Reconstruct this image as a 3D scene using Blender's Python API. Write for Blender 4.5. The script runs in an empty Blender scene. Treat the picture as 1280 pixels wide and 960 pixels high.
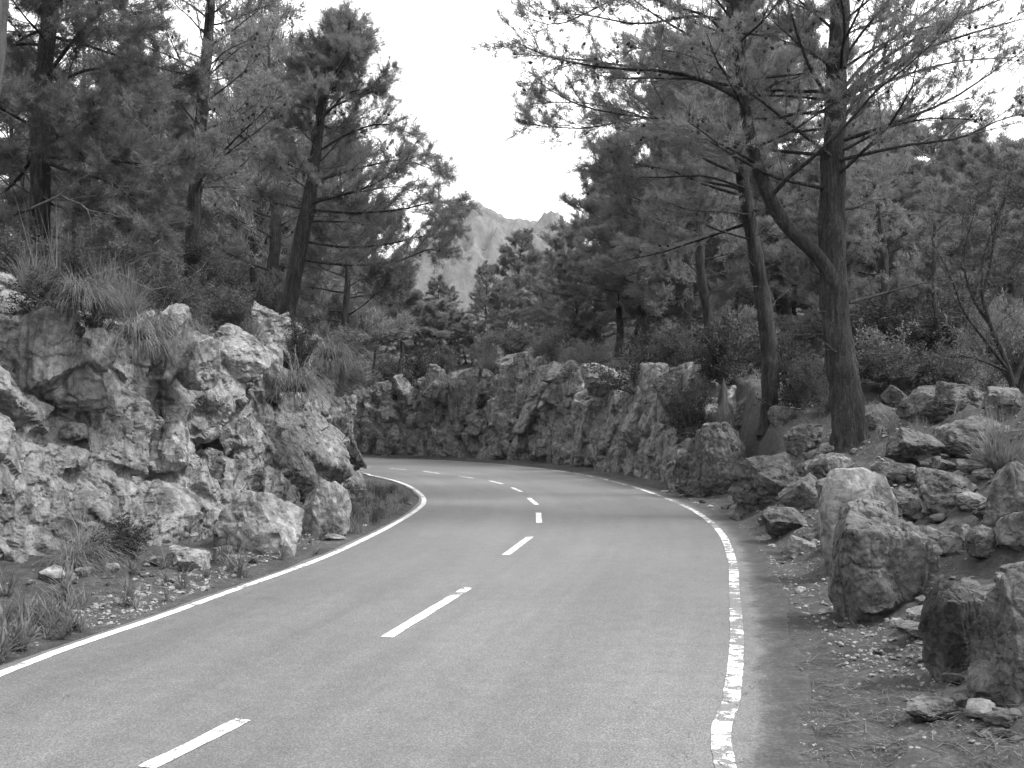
import bpy, bmesh, math, random
import numpy as np
from mathutils import Vector

random.seed(7)
RNG = np.random.default_rng(7)
SC = bpy.context.scene
COL = SC.collection

# ------------------------------------------------------------------ noise
def _hash(ix, iy, iz, seed):
    h = (ix.astype(np.int64) * 73856093) ^ (iy.astype(np.int64) * 19349663) ^ (iz.astype(np.int64) * 83492791) ^ (seed * 2654435761)
    h &= 0xFFFFFFFF
    h = ((h ^ (h >> 16)) * 0x45d9f3b) & 0xFFFFFFFF
    h = ((h ^ (h >> 16)) * 0x45d9f3b) & 0xFFFFFFFF
    h ^= h >> 16
    return (h & 0xFFFFFF) / float(0x1000000)

def vnoise(P, seed=0):
    F = np.floor(P); f = P - F; I = F.astype(np.int64)
    u = f * f * (3 - 2 * f)
    out = np.zeros(len(P))
    for a in (0, 1):
        wa = u[:, 0] if a else 1 - u[:, 0]
        for b in (0, 1):
            wb = u[:, 1] if b else 1 - u[:, 1]
            for c in (0, 1):
                wc = u[:, 2] if c else 1 - u[:, 2]
                out += wa * wb * wc * _hash(I[:, 0] + a, I[:, 1] + b, I[:, 2] + c, seed)
    return out * 2 - 1

def fbm(P, octv=4, seed=0, gain=0.5):
    o = np.zeros(len(P)); a = 1.0; q = P.copy()
    for k in range(octv):
        o += a * vnoise(q, seed + k * 17); q = q * 2.03 + 11.3; a *= gain
    return o

def worley(P, seed=0):
    I = np.floor(P).astype(np.int64)
    n = len(P)
    f1 = np.full(n, 9.0); f2 = np.full(n, 9.0)
    cid = np.zeros((n, 3), np.int64); cp = np.zeros((n, 3))
    for a in (-1, 0, 1):
        for b in (-1, 0, 1):
            for c in (-1, 0, 1):
                x = I[:, 0] + a; y = I[:, 1] + b; z = I[:, 2] + c
                s = np.stack([x + _hash(x, y, z, seed), y + _hash(x, y, z, seed + 1), z + _hash(x, y, z, seed + 2)], 1)
                d = np.sqrt(((P - s) ** 2).sum(1))
                m = d < f1
                f2 = np.where(m, f1, np.minimum(f2, d))
                f1 = np.where(m, d, f1)
                cid[m] = np.stack([x, y, z], 1)[m]; cp[m] = s[m]
    return f1, f2, cid, cp

def sstep(a, b, x):
    t = np.clip((x - a) / (b - a), 0, 1)
    return t * t * (3 - 2 * t)

def blocks(P, size, seed, off=1.0, tilt=1.0, crack=0.25, warp=0.25, cw=0.12):
    """fractured-rock relief: every cell is its own tilted facet, with a crack between cells"""
    Q = np.asarray(P) / np.asarray(size)
    w = np.stack([vnoise(Q * 1.7, seed + 50), vnoise(Q * 1.7, seed + 51), vnoise(Q * 1.7, seed + 52)], 1)
    Q = Q + warp * w
    f1, f2, c, s = worley(Q, seed)
    o = _hash(c[:, 0], c[:, 1], c[:, 2], seed + 5) - 0.5
    g = np.stack([_hash(c[:, 0], c[:, 1], c[:, 2], seed + 6 + k) - 0.5 for k in range(3)], 1)
    e = f2 - f1
    return o * off + (g * (Q - s)).sum(1) * 2 * tilt - crack * (1 - sstep(0.0, cw, e))

def facets(P, size, seed, steep=(0.7, 2.6), planes=5, top=0.75, crack=0.0, cw=0.16):
    """broken-rock relief: a union of flat-faced blocks. P is n x 2 or n x 3; returns heights in units of the block size"""
    Q = np.asarray(P) / np.asarray(size); n, dim = Q.shape
    I = np.floor(Q).astype(np.int64)
    best = np.full(n, -0.9); second = best.copy()
    rng_ = (-1, 0, 1)
    offs = [(a, b, c) for a in rng_ for b in rng_ for c in (rng_ if dim == 3 else (0,))]
    for o in offs:
        x = I[:, 0] + o[0]; y = I[:, 1] + o[1]; z = (I[:, 2] + o[2]) if dim == 3 else np.zeros(n, np.int64)
        hsh = lambda k: _hash(x, y, z, seed * 131 + k)
        D = [Q[:, 0] - x - hsh(0), Q[:, 1] - y - hsh(1)] + ([Q[:, 2] - z - hsh(2)] if dim == 3 else [])
        Hh = hsh(3) * 0.95
        h = Hh + sum((hsh(4 + i) - 0.5) * 2 * top * D[i] for i in range(dim))
        a0 = hsh(8) * 6.283
        for k in range(planes):
            a = a0 + 6.283 * k / planes + (hsh(10 + k) - 0.5) * 0.9
            r = 0.18 + 0.32 * hsh(20 + k); sl = steep[0] + (steep[1] - steep[0]) * hsh(30 + k) ** 2
            if dim == 2: d = D[0] * np.cos(a) + D[1] * np.sin(a)
            else:
                w = hsh(40 + k) * 2 - 1; ww = np.sqrt(1 - w * w); d = (D[0] * np.cos(a) + D[1] * np.sin(a)) * ww + D[2] * w
            h = np.minimum(h, Hh + (r - d) * sl)
        second = np.maximum(second, np.minimum(best, h)); best = np.maximum(best, h)
    if crack: best = best - crack * (1 - sstep(0.0, cw, best - second)) * (0.4 + 0.6 * (vnoise(np.column_stack([Q * 0.9, np.zeros((n, 3 - dim))])[:, :3], seed + 9) > -0.25))
    return best

# ------------------------------------------------------------------ camera
W0, H0, FPX, HOR = 1280.0, 960.0, 1244.0, 530.0
CAM = np.array([0.0, 0.0, 1.65])
TH = math.atan((HOR - 480) / FPX)
FWD = np.array([0, math.cos(TH), math.sin(TH)]); UP = np.array([0, -math.sin(TH), math.cos(TH)]); RT = np.array([1.0, 0, 0])
cam = bpy.data.cameras.new('camera'); camo = bpy.data.objects.new('camera', cam); COL.objects.link(camo)
camo.location = CAM; camo.rotation_euler = (math.pi / 2 + TH, 0, 0)
cam.sensor_width = 36; cam.lens = 36 * FPX / W0; cam.clip_end = 8000; cam.clip_start = 0.05
SC.camera = camo

def ray(px, py):
    return FWD + RT * ((px - 640) / FPX) + UP * ((480 - py) / FPX)

def at(px, py, d):
    """world point seen at pixel (px,py), d metres along the ground in front of the camera"""
    r = ray(px, py)
    return CAM + r * (d / r[1])

def flat(px, py, z=0.0):
    r = ray(px, py)
    return CAM + r * ((z - CAM[2]) / r[2])

# ------------------------------------------------------------------ materials (the photograph is black and white)
MATS = {}
class NT:
    def __init__(s, name):
        s.m = bpy.data.materials.new(name); s.m.use_nodes = True
        s.t = s.m.node_tree; s.t.nodes.clear()
        s.out = s.n('ShaderNodeOutputMaterial'); s.b = s.n('ShaderNodeBsdfPrincipled')
        s.l(s.b.outputs[0], s.out.inputs[0])
        s.b.inputs['Roughness'].default_value = 0.9
        s.b.inputs['Specular IOR Level'].default_value = 0.2
    def n(s, t, **k):
        x = s.t.nodes.new(t)
        for a, v in k.items(): setattr(x, a, v)
        return x
    def l(s, a, b): s.t.links.new(a, b)
    def coord(s, scale=(1, 1, 1), rot=(0, 0, 0), src='Object'):
        c = s.n('ShaderNodeTexCoord') if src != 'Geo' else s.n('ShaderNodeNewGeometry')
        m = s.n('ShaderNodeMapping'); m.inputs['Scale'].default_value = scale; m.inputs['Rotation'].default_value = rot
        s.l(c.outputs[src if src != 'Geo' else 'Position'], m.inputs[0]); return m.outputs[0]
    def noise(s, v, scale, detail=6, rough=0.6, dist=0):
        x = s.n('ShaderNodeTexNoise'); x.inputs['Scale'].default_value = scale; x.inputs['Detail'].default_value = detail
        x.inputs['Roughness'].default_value = rough; x.inputs['Distortion'].default_value = dist
        if v is not None: s.l(v, x.inputs['Vector'])
        return x.outputs['Fac']
    def vor(s, v, scale, feat='F1', out='Distance', rnd=1.0):
        x = s.n('ShaderNodeTexVoronoi', feature=feat); x.inputs['Scale'].default_value = scale; x.inputs['Randomness'].default_value = rnd
        s.l(v, x.inputs['Vector']); return x.outputs[out]
    def ramp(s, f, stops):
        x = s.n('ShaderNodeValToRGB'); e = x.color_ramp.elements
        while len(e) < len(stops): e.new(0.5)
        for k, (p, c) in enumerate(stops):
            e[k].position = p; e[k].color = (c, c, c, 1)
        s.l(f, x.inputs[0]); return x.outputs[0]
    def math(s, op, a, b=None, clamp=False):
        x = s.n('ShaderNodeMath', operation=op); x.use_clamp = clamp
        for i, q in enumerate((a, b)):
            if q is None: continue
            if isinstance(q, (int, float)): x.inputs[i].default_value = q
            else: s.l(q, x.inputs[i])
        return x.outputs[0]
    def mix(s, f, a, b):
        x = s.n('ShaderNodeMix', data_type='RGBA')
        for i, q in ((0, f), (6, a), (7, b)):
            if isinstance(q, (int, float)): x.inputs[i].default_value = q if i == 0 else (q, q, q, 1)
            else: s.l(q, x.inputs[i])
        return x.outputs[2]
    def bump(s, h, strength, dist, prev=None):
        x = s.n('ShaderNodeBump'); x.inputs['Strength'].default_value = strength; x.inputs['Distance'].default_value = dist
        s.l(h, x.inputs['Height'])
        if prev is not None: s.l(prev, x.inputs['Normal'])
        return x.outputs[0]
    def done(s, col, nrm=None):
        if isinstance(col, (int, float)): s.b.inputs[0].default_value = (col, col, col, 1)
        else: s.l(col, s.b.inputs[0])
        if nrm is not None: s.l(nrm, s.b.inputs['Normal'])
        MATS[s.m.name] = s.m; return s.m

def mat_rock(name, lo, mid, hi, scale=1.0, src='Object'):
    k = NT(name); v = k.coord(src=src)
    a = k.noise(v, 0.9 * scale, 5, 0.6, 0.6); b = k.noise(v, 7 * scale, 8, 0.7); c = k.noise(v, 38 * scale, 6, 0.75)
    s = k.coord((3, 3, 0.5), src=src); st = k.noise(s, 1.3 * scale, 5, 0.65, 0.8)
    base = k.ramp(a, [(0.30, lo), (0.47, mid), (0.62, mid * 1.1), (0.74, hi)])
    stain = k.ramp(st, [(0.36, 0.32), (0.5, 1.0)])
    x = k.n('ShaderNodeMix', data_type='RGBA', blend_type='MULTIPLY'); x.inputs[0].default_value = 0.8
    k.l(base, x.inputs[6]); k.l(stain, x.inputs[7])
    det = k.ramp(b, [(0.28, 0.28), (0.48, 0.95), (0.68, 1.55)])
    y = k.n('ShaderNodeMix', data_type='RGBA', blend_type='MULTIPLY'); y.inputs[0].default_value = 0.85
    k.l(x.outputs[2], y.inputs[6]); k.l(det, y.inputs[7])
    sp = k.ramp(c, [(0.3, 0.6), (0.55, 1.05), (0.75, 1.3)])
    z = k.n('ShaderNodeMix', data_type='RGBA', blend_type='MULTIPLY'); z.inputs[0].default_value = 0.7
    k.l(y.outputs[2], z.inputs[6]); k.l(sp, z.inputs[7])
    # hairline cracks
    wv = k.n('ShaderNodeVectorMath', operation='ADD')
    nz = k.n('ShaderNodeTexNoise'); nz.inputs['Scale'].default_value = 3 * scale; k.l(v, nz.inputs['Vector'])
    sc = k.n('ShaderNodeVectorMath', operation='SCALE'); sc.inputs['Scale'].default_value = 0.35; k.l(nz.outputs['Color'], sc.inputs[0])
    k.l(v, wv.inputs[0]); k.l(sc.outputs[0], wv.inputs[1])
    cr = k.vor(wv.outputs[0], 3.2 * scale, 'DISTANCE_TO_EDGE')
    crr = k.ramp(cr, [(0.0, 0.35), (0.035, 1.0)])
    q = k.n('ShaderNodeMix', data_type='RGBA', blend_type='MULTIPLY'); q.inputs[0].default_value = 0.3
    k.l(z.outputs[2], q.inputs[6]); k.l(crr, q.inputs[7])
    n0 = k.bump(k.vor(wv.outputs[0], 4.5 * scale, 'F1'), 0.55, 0.14 / scale); n1 = k.bump(b, 0.6, 0.06 / scale, n0); n2 = k.bump(c, 0.8, 0.02 / scale, n1); n3 = k.bump(crr, 0.2, 0.03 / scale, n2)
    return k.done(q.outputs[2], n3)

mat_rock('limestone', 0.05, 0.185, 0.37, src='Geo')
mat_rock('limestone_weathered', 0.05, 0.17, 0.42, src='Geo')
mat_rock('boulder_rock', 0.032, 0.095, 0.25, 1.6, src='Geo')
mat_rock('pale_stone', 0.10, 0.22, 0.38, 4.0, src='Geo')

def mat_ground():
    k = NT('ground_soil'); v = k.coord(src='Geo')
    a = k.noise(v, 0.7, 6, 0.65); b = k.noise(v, 9, 8, 0.75); c = k.noise(v, 55, 5, 0.8)
    base = k.ramp(a, [(0.35, 0.04), (0.65, 0.085)])
    d = k.ramp(b, [(0.3, 0.5), (0.55, 1.0), (0.72, 1.7)])
    x = k.n('ShaderNodeMix', data_type='RGBA', blend_type='MULTIPLY'); x.inputs[0].default_value = 1; k.l(base, x.inputs[6]); k.l(d, x.inputs[7])
    e = k.ramp(c, [(0.3, 0.45), (0.55, 1.0), (0.7, 1.9)])
    y = k.n('ShaderNodeMix', data_type='RGBA', blend_type='MULTIPLY'); y.inputs[0].default_value = 1; k.l(x.outputs[2], y.inputs[6]); k.l(e, y.inputs[7])
    # bits of pale gravel
    cell = k.n('ShaderNodeTexVoronoi'); cell.inputs['Scale'].default_value = 26; k.l(v, cell.inputs['Vector'])
    sep = k.n('ShaderNodeSeparateColor'); k.l(cell.outputs['Color'], sep.inputs[0])
    m1 = k.math('GREATER_THAN', sep.outputs[0], 0.84); m2 = k.math('LESS_THAN', cell.outputs['Distance'], 0.36)
    m = k.math('MULTIPLY', m1, m2); pat = k.ramp(k.noise(v, 1.1, 4), [(0.42, 0.0), (0.6, 1.0)])
    m = k.math('MULTIPLY', m, pat)
    g = k.mix(m, y.outputs[2], k.math('MULTIPLY', sep.outputs[1], 0.28))
    n = k.bump(b, 0.8, 0.05); n = k.bump(c, 0.8, 0.012, n); n = k.bump(m, 0.5, 0.02, n)
    k.done(g, n)
mat_ground()

def mat_asphalt():
    k = NT('asphalt'); uv = k.coord(src='UV'); v = k.coord(src='Geo')
    fine = k.math('ADD', k.math('MULTIPLY', k.noise(v, 75, 4, 0.85), 0.6), k.math('MULTIPLY', k.vor(v, 95, 'F1'), 0.45)); mid = k.noise(v, 5, 6, 0.7)
    u3 = k.coord((1.1, 0.05, 1), src='UV'); streak = k.noise(u3, 1.6, 5, 0.6, 0.3)
    u4 = k.coord((4.5, 0.22, 1), src='UV'); streak2 = k.noise(u4, 1.6, 6, 0.7, 0.2)
    big = k.noise(v, 0.22, 4, 0.6)
    base = k.ramp(streak, [(0.3, 0.079), (0.5, 0.091), (0.7, 0.101)])
    cur = base
    for f, st, fac in ((streak2, [(0.3, 0.93), (0.5, 1.0), (0.72, 1.05)], 1), (mid, [(0.3, 0.85), (0.7, 1.12)], 0.9), (big, [(0.32, 0.86), (0.65, 1.08)], 1),
                       (fine, [(0.3, 0.35), (0.5, 1.0), (0.7, 1.65)], 0.8)):
        r = k.ramp(f, st); x = k.n('ShaderNodeMix', data_type='RGBA', blend_type='MULTIPLY'); x.inputs[0].default_value = fac
        k.l(cur, x.inputs[6]); k.l(r, x.inputs[7]); cur = x.outputs[2]
    # sparse thin cracks
    cw = k.n('ShaderNodeVectorMath', operation='ADD'); nz = k.n('ShaderNodeTexNoise'); nz.inputs['Scale'].default_value = 2.2; nz.inputs['Detail'].default_value = 6
    k.l(v, nz.inputs['Vector']); k.l(v, cw.inputs[0]); k.l(nz.outputs['Color'], cw.inputs[1])
    cr = k.vor(cw.outputs[0], 0.55, 'DISTANCE_TO_EDGE'); cm = k.ramp(cr, [(0.0, 1.0), (0.006, 0.0)])
    pat = k.ramp(k.noise(v, 0.35, 3), [(0.55, 0.0), (0.66, 1.0)])
    m = k.math('MULTIPLY', cm, pat); m = k.math('MULTIPLY', m, 0.8)
    cur = k.mix(m, cur, 0.04)
    # dirt that has crept over the two margins (u runs across the road in metres)
    sx = k.n('ShaderNodeSeparateXYZ'); k.l(uv, sx.inputs[0]); u = sx.outputs[0]
    over = k.math('MAXIMUM', k.math('SUBTRACT', u, 5.43), k.math('SUBTRACT', -0.03, u))
    nzz = k.math('ADD', k.math('MULTIPLY', k.noise(v, 2.6, 7, 0.7), 0.75), k.math('MULTIPLY', k.noise(v, 30, 5, 0.8), 0.35))
    d = k.math('ADD', k.math('MULTIPLY', over, 3.6), k.math('MULTIPLY', k.math('SUBTRACT', nzz, 0.58), 2.4))
    dm = k.ramp(d, [(0.25, 0.0), (0.55, 0.75), (0.95, 1.0)])
    soil = k.ramp(k.math('ADD', k.math('MULTIPLY', k.noise(v, 48, 6, 0.85), 0.6), k.math('MULTIPLY', k.noise(v, 8, 7, 0.75), 0.4)), [(0.36, 0.008), (0.5, 0.026), (0.62, 0.08), (0.7, 0.16)])
    cur = k.mix(dm, cur, soil)
    n = k.bump(fine, 0.6, 0.006)
    k.b.inputs['Roughness'].default_value = 0.6; k.b.inputs['Specular IOR Level'].default_value = 0.35
    k.done(cur, n)
mat_asphalt()

def mat_paint(name, lose):
    """lose: share of the paint that has worn or flaked away, in cross-wise flakes, patches and pin-holes"""
    k = NT(name); v = k.coord(src='Geo'); uv = k.coord((5.0, 7.0, 1), src='UV')
    a = k.noise(v, 9, 8, 0.75); b = k.noise(v, 120, 4, 0.8); c = k.noise(uv, 1.0, 6, 0.7, 0.5); g = k.noise(v, 0.8, 4, 0.6)
    w = k.math('ADD', k.math('MULTIPLY', a, 0.30), k.math('MULTIPLY', b, 0.22))
    w = k.math('ADD', w, k.math('MULTIPLY', c, 0.34)); w = k.math('ADD', w, k.math('MULTIPLY', g, 0.30))
    m = k.ramp(w, [(lose - 0.015, 1.0), (lose + 0.015, 0.0)])
    dirt = k.ramp(a, [(0.3, 0.40), (0.6, 0.62)])
    x = k.n('ShaderNodeMix', data_type='RGBA', blend_type='MULTIPLY'); x.inputs[0].default_value = 0.8
    k.l(dirt, x.inputs[6]); k.l(k.ramp(b, [(0.3, 0.75), (0.6, 1.05)]), x.inputs[7])
    col = k.mix(m, x.outputs[2], k.ramp(b, [(0.3, 0.06), (0.7, 0.18)]))
    k.b.inputs['Roughness'].default_value = 0.8
    k.done(col)
mat_paint('road_paint', 0.548); mat_paint('road_paint_worn', 0.591)

def mat_simple(name, lo, hi, scale=6, bump=0.0, bscale=30, rot=None, rough=0.9, stretch=(1, 1, 1)):
    k = NT(name); v = k.coord(stretch, src='Geo')
    a = k.noise(v, scale, 4, 0.65)
    k.b.inputs['Roughness'].default_value = rough
    n = None
    if bump: n = k.bump(k.noise(v, bscale, 6, 0.7), 1.0, bump)
    k.done(k.ramp(a, [(0.3, lo), (0.7, hi)]), n)

def mat_bark(name, lo, hi):
    k = NT(name); v = k.coord((1, 1, 0.16), src='Geo'); v2 = k.coord((1, 1, 0.5), src='Geo')
    a = k.noise(v, 17, 9, 0.78, 0.6); b = k.noise(v2, 45, 6, 0.75); g = k.noise(v2, 3, 3, 0.6)
    h = k.math('ADD', k.math('MULTIPLY', a, 0.7), k.math('MULTIPLY', b, 0.3))
    cur = k.ramp(h, [(0.36, lo * 0.35), (0.48, lo), (0.64, hi)])
    r = k.ramp(g, [(0.3, 0.7), (0.7, 1.3)])
    x = k.n('ShaderNodeMix', data_type='RGBA', blend_type='MULTIPLY'); x.inputs[0].default_value = 1
    k.l(cur, x.inputs[6]); k.l(r, x.inputs[7])
    n = k.bump(h, 1.0, 0.12)
    k.done(x.outputs[2], n)
mat_bark('pine_bark', 0.026, 0.085); mat_bark('pale_bark', 0.11, 0.2); mat_bark('dead_wood', 0.08, 0.17)
mat_simple('twig_bark', 0.05, 0.12, 3)
mat_simple('cone_scale', 0.015, 0.035, 20)

def mat_leaf(name, lo, hi, scale=0.9):
    k = NT(name); v = k.coord(src='Geo')
    a = k.noise(v, scale, 3, 0.6); b = k.noise(v, 14, 2, 0.6)
    col = k.ramp(k.math('ADD', k.math('MULTIPLY', a, 0.6), k.math('MULTIPLY', b, 0.4)), [(0.36, lo), (0.64, hi)])
    k.b.inputs['Roughness'].default_value = 0.65; k.b.inputs['Specular IOR Level'].default_value = 0.3
    tr = k.n('ShaderNodeBsdfTranslucent'); k.l(col, tr.inputs[0])
    ms = k.n('ShaderNodeMixShader'); ms.inputs[0].default_value = 0.42
    k.l(k.b.outputs[0], ms.inputs[1]); k.l(tr.outputs[0], ms.inputs[2]); k.l(ms.outputs[0], k.out.inputs[0])
    k.done(col)
mat_leaf('pine_needles', 0.125, 0.20); mat_leaf('pine_needles_pale', 0.155, 0.245); mat_leaf('pine_needles_deep', 0.095, 0.16)
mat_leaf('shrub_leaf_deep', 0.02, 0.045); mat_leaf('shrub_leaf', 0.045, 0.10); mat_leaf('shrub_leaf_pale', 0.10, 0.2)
mat_leaf('dry_grass', 0.07, 0.19, 5); mat_leaf('grass_blade', 0.08, 0.2, 5); mat_leaf('strap_leaf', 0.07, 0.19, 6)

def mat_mountain():
    k = NT('mountain_rock'); v = k.coord(src='Geo')
    vz = k.coord((1, 1, 0.45), src='Geo')
    a = k.noise(v, 0.012, 7, 0.65); b = k.noise(vz, 0.06, 8, 0.75); c = k.noise(v, 0.1, 4, 0.6)
    sx = k.n('ShaderNodeSeparateXYZ'); g = k.n('ShaderNodeNewGeometry'); k.l(g.outputs['Position'], sx.inputs[0])
    hz = k.math('MULTIPLY', k.math('SUBTRACT', sx.outputs[2], 210), 1 / 420.0)   # fewer trees higher up the slope
    t = k.math('SUBTRACT', k.math('ADD', k.math('MULTIPLY', a, 0.7), k.math('MULTIPLY', c, 0.4)), hz)
    veg = k.ramp(t, [(0.47, 0.0), (0.54, 1.0)])
    rock = k.ramp(b, [(0.32, 0.022), (0.5, 0.07), (0.68, 0.15)])
    col = k.mix(veg, rock, k.ramp(c, [(0.3, 0.035), (0.7, 0.09)]))
    k.done(col, k.bump(b, 1.0, 6))
mat_mountain()

# ------------------------------------------------------------------ mesh helpers
def new_mesh(name, V, faces, mats, smooth=False, midx=None, uv=None):
    """faces: list of int arrays (n x 3 or n x 4)"""
    V = np.ascontiguousarray(V, np.float32)
    me = bpy.data.meshes.new(name)
    me.vertices.add(len(V)); me.vertices.foreach_set('co', V.ravel())
    faces = [f for f in faces if len(f)]
    loops = np.concatenate([f.ravel() for f in faces]).astype(np.int32)
    starts = []; o = 0
    for f in faces:
        starts.append(o + np.arange(len(f)) * f.shape[1]); o += f.size
    starts = np.concatenate(starts).astype(np.int32)
    me.loops.add(len(loops)); me.loops.foreach_set('vertex_index', loops)
    me.polygons.add(len(starts)); me.polygons.foreach_set('loop_start', starts)
    for m in (mats if isinstance(mats, (list, tuple)) else [mats]): me.materials.append(MATS[m])
    if midx is not None: me.polygons.foreach_set('material_index', np.asarray(midx, np.int32))
    sm = np.full(len(starts), bool(smooth)) if not isinstance(smooth, np.ndarray) else smooth
    me.polygons.foreach_set('use_smooth', sm)
    if uv is not None:
        l = me.uv_layers.new(name='UVMap'); l.data.foreach_set('uv', np.ascontiguousarray(uv[loops], np.float32).ravel())
    me.update(calc_edges=True); me.validate()
    return me

def link(name, me, parent=None, loc=None, rotz=0.0):
    o = bpy.data.objects.new(name, me); COL.objects.link(o)
    if parent is not None: o.parent = parent
    if loc is not None: o.location = loc
    o.rotation_euler = (0, 0, rotz)
    return o

def tag(o, label=None, cat=None, group=None, kind=None):
    if label: o['label'] = label
    if cat: o['category'] = cat
    if group: o['group'] = group
    if kind: o['kind'] = kind
    return o

class MB:
    """collects tubes, prisms and leaf triangles into ONE mesh"""
    def __init__(s): s.V = []; s.F3 = []; s.F4 = []; s.m3 = []; s.m4 = []; s.n = 0
    def add(s, V, F, m=0):
        F = np.asarray(F, np.int64) + s.n
        if F.shape[1] == 3: s.F3.append(F); s.m3.append(np.full(len(F), m))
        else: s.F4.append(F); s.m4.append(np.full(len(F), m))
        s.V.append(np.asarray(V, float)); s.n += len(V)
    def tube(s, P, R, sides=8, m=0, cap=True, rough=0.0, seed=0):
        P = np.asarray(P, float); R = np.asarray(R, float); n = len(P)
        T = np.gradient(P, axis=0); T /= np.linalg.norm(T, axis=1)[:, None] + 1e-9
        ref = np.array([0.31, 0.95, 0.05]) if abs(T[0][1]) < 0.9 else np.array([1.0, 0, 0])
        A = np.cross(T, ref); A /= np.linalg.norm(A, axis=1)[:, None] + 1e-9
        B = np.cross(T, A)
        ang = np.arange(sides) * 2 * math.pi / sides
        ring = A[:, None, :] * np.cos(ang)[None, :, None] + B[:, None, :] * np.sin(ang)[None, :, None]
        V = (P[:, None, :] + ring * R[:, None, None])
        if rough:
            q = V.reshape(-1, 3); nz = fbm(q * np.array([9, 9, 3.0]), 3, seed); V = (q + ring.reshape(-1, 3) * (nz * rough * np.repeat(R, sides))[:, None]).reshape(V.shape)
        V = V.reshape(-1, 3)
        i = np.arange(n - 1)[:, None] * sides; j = np.arange(sides)[None, :]; k = (j + 1) % sides
        F = np.stack([i + j, i + k, i + sides + k, i + sides + j], -1).reshape(-1, 4)
        s.add(V, F, m)
        if cap:
            c = np.array([P[-1]]); base = s.n
            s.V.append(c); s.n += 1
            o = base - sides
            F = np.stack([o + np.arange(sides), o + (np.arange(sides) + 1) % sides, np.full(sides, base)], 1)
            s.F3.append(F); s.m3.append(np.full(sides, m))
    def prisms(s, A, B, ra, rb, m=0):
        A = np.asarray(A); B = np.asarray(B); n = len(A)
        if n == 0: return
        T = B - A; T /= np.linalg.norm(T, axis=1)[:, None] + 1e-9
        ref = np.where(np.abs(T[:, 2:3]) < 0.9, np.array([[0, 0, 1.0]]), np.array([[1.0, 0, 0]]))
        X = np.cross(T, ref); X /= np.linalg.norm(X, axis=1)[:, None] + 1e-9; Y = np.cross(T, X)
        V = np.empty((n, 6, 3))
        for k in range(3):
            d = X * math.cos(k * 2.0944) + Y * math.sin(k * 2.0944)
            V[:, k] = A + d * np.asarray(ra)[:, None]; V[:, 3 + k] = B + d * np.asarray(rb)[:, None]
        i = np.arange(n)[:, None] * 6
        F = np.concatenate([i + np.array([[k, (k + 1) % 3, 3 + (k + 1) % 3, 3 + k]]) for k in range(3)], 0)
        s.add(V.reshape(-1, 3), F, m)
    def leaves(s, C, D, L, Wd, rng, m=0, diamond=False):
        n = len(C)
        if n == 0: return
        r = rng.normal(size=(n, 3)); S = np.cross(D, r); S /= np.linalg.norm(S, axis=1)[:, None] + 1e-9
        L = np.broadcast_to(L, n)[:, None]; Wd = np.broadcast_to(Wd, n)[:, None]
        if diamond:
            V = np.stack([C, C + D * L * 0.45 + S * Wd, C + D * L, C + D * L * 0.45 - S * Wd], 1)
            F = np.arange(n)[:, None] * 4 + np.array([[0, 1, 2, 3]])
        else:
            V = np.stack([C - S * Wd, C + S * Wd, C + D * L], 1); F = np.arange(n)[:, None] * 3 + np.array([[0, 1, 2]])
        s.add(V.reshape(-1, 3), F, m)
    def mesh(s, name, mats, smooth=False, origin=None):
        V = np.concatenate(s.V)
        if origin is not None: V = V - np.asarray(origin)
        f = []; m = []
        if s.F3: f.append(np.concatenate(s.F3)); m.append(np.concatenate(s.m3))
        if s.F4: f.append(np.concatenate(s.F4)); m.append(np.concatenate(s.m4))
        return new_mesh(name, V, f, mats, smooth, np.concatenate(m))

def resample(P, n):
    P = np.asarray(P, float)
    Q = np.vstack([2 * P[0] - P[1], P, 2 * P[-1] - P[-2]])
    out = []
    k = len(P) - 1
    for t in np.linspace(0, k, n):
        i = min(int(t), k - 1); u = t - i
        a, b, c, d = Q[i], Q[i + 1], Q[i + 2], Q[i + 3]
        out.append(0.5 * ((2 * b) + (c - a) * u + (2 * a - 5 * b + 4 * c - d) * u * u + (3 * b - a - 3 * c + d) * u ** 3))
    return np.array(out)

# ------------------------------------------------------------------ the road lines and the toes of the slopes
LEFT_PX = [(0, 843), (100, 805), (200, 771), (300, 735), (400, 699), (460, 672), (500, 651), (523, 636), (530, 627), (526, 618), (512, 608), (490, 600), (465, 594.5), (445, 590.5)]
RIGHT_PX = [(905, 950), (915, 870), (921, 800), (918, 740), (915, 700), (900, 665), (870, 640), (830, 622), (780, 605.5), (720, 592), (640, 582), (560, 576), (480, 573), (435, 572)]
EL = np.array([[-4.6, -12], [-4.1, -2], [-3.75, 3.0]] + [list(flat(*p)[:2]) for p in LEFT_PX] + [[-8.5, 37.5], [-13, 40.5], [-20, 43.5], [-34, 47], [-60, 52]])
ER = np.array([[0.2, -12], [0.45, -2], [0.75, 2.0]] + [list(flat(*p)[:2]) for p in RIGHT_PX] + [[-13, 51], [-20, 53], [-34, 57], [-60, 63]])
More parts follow.
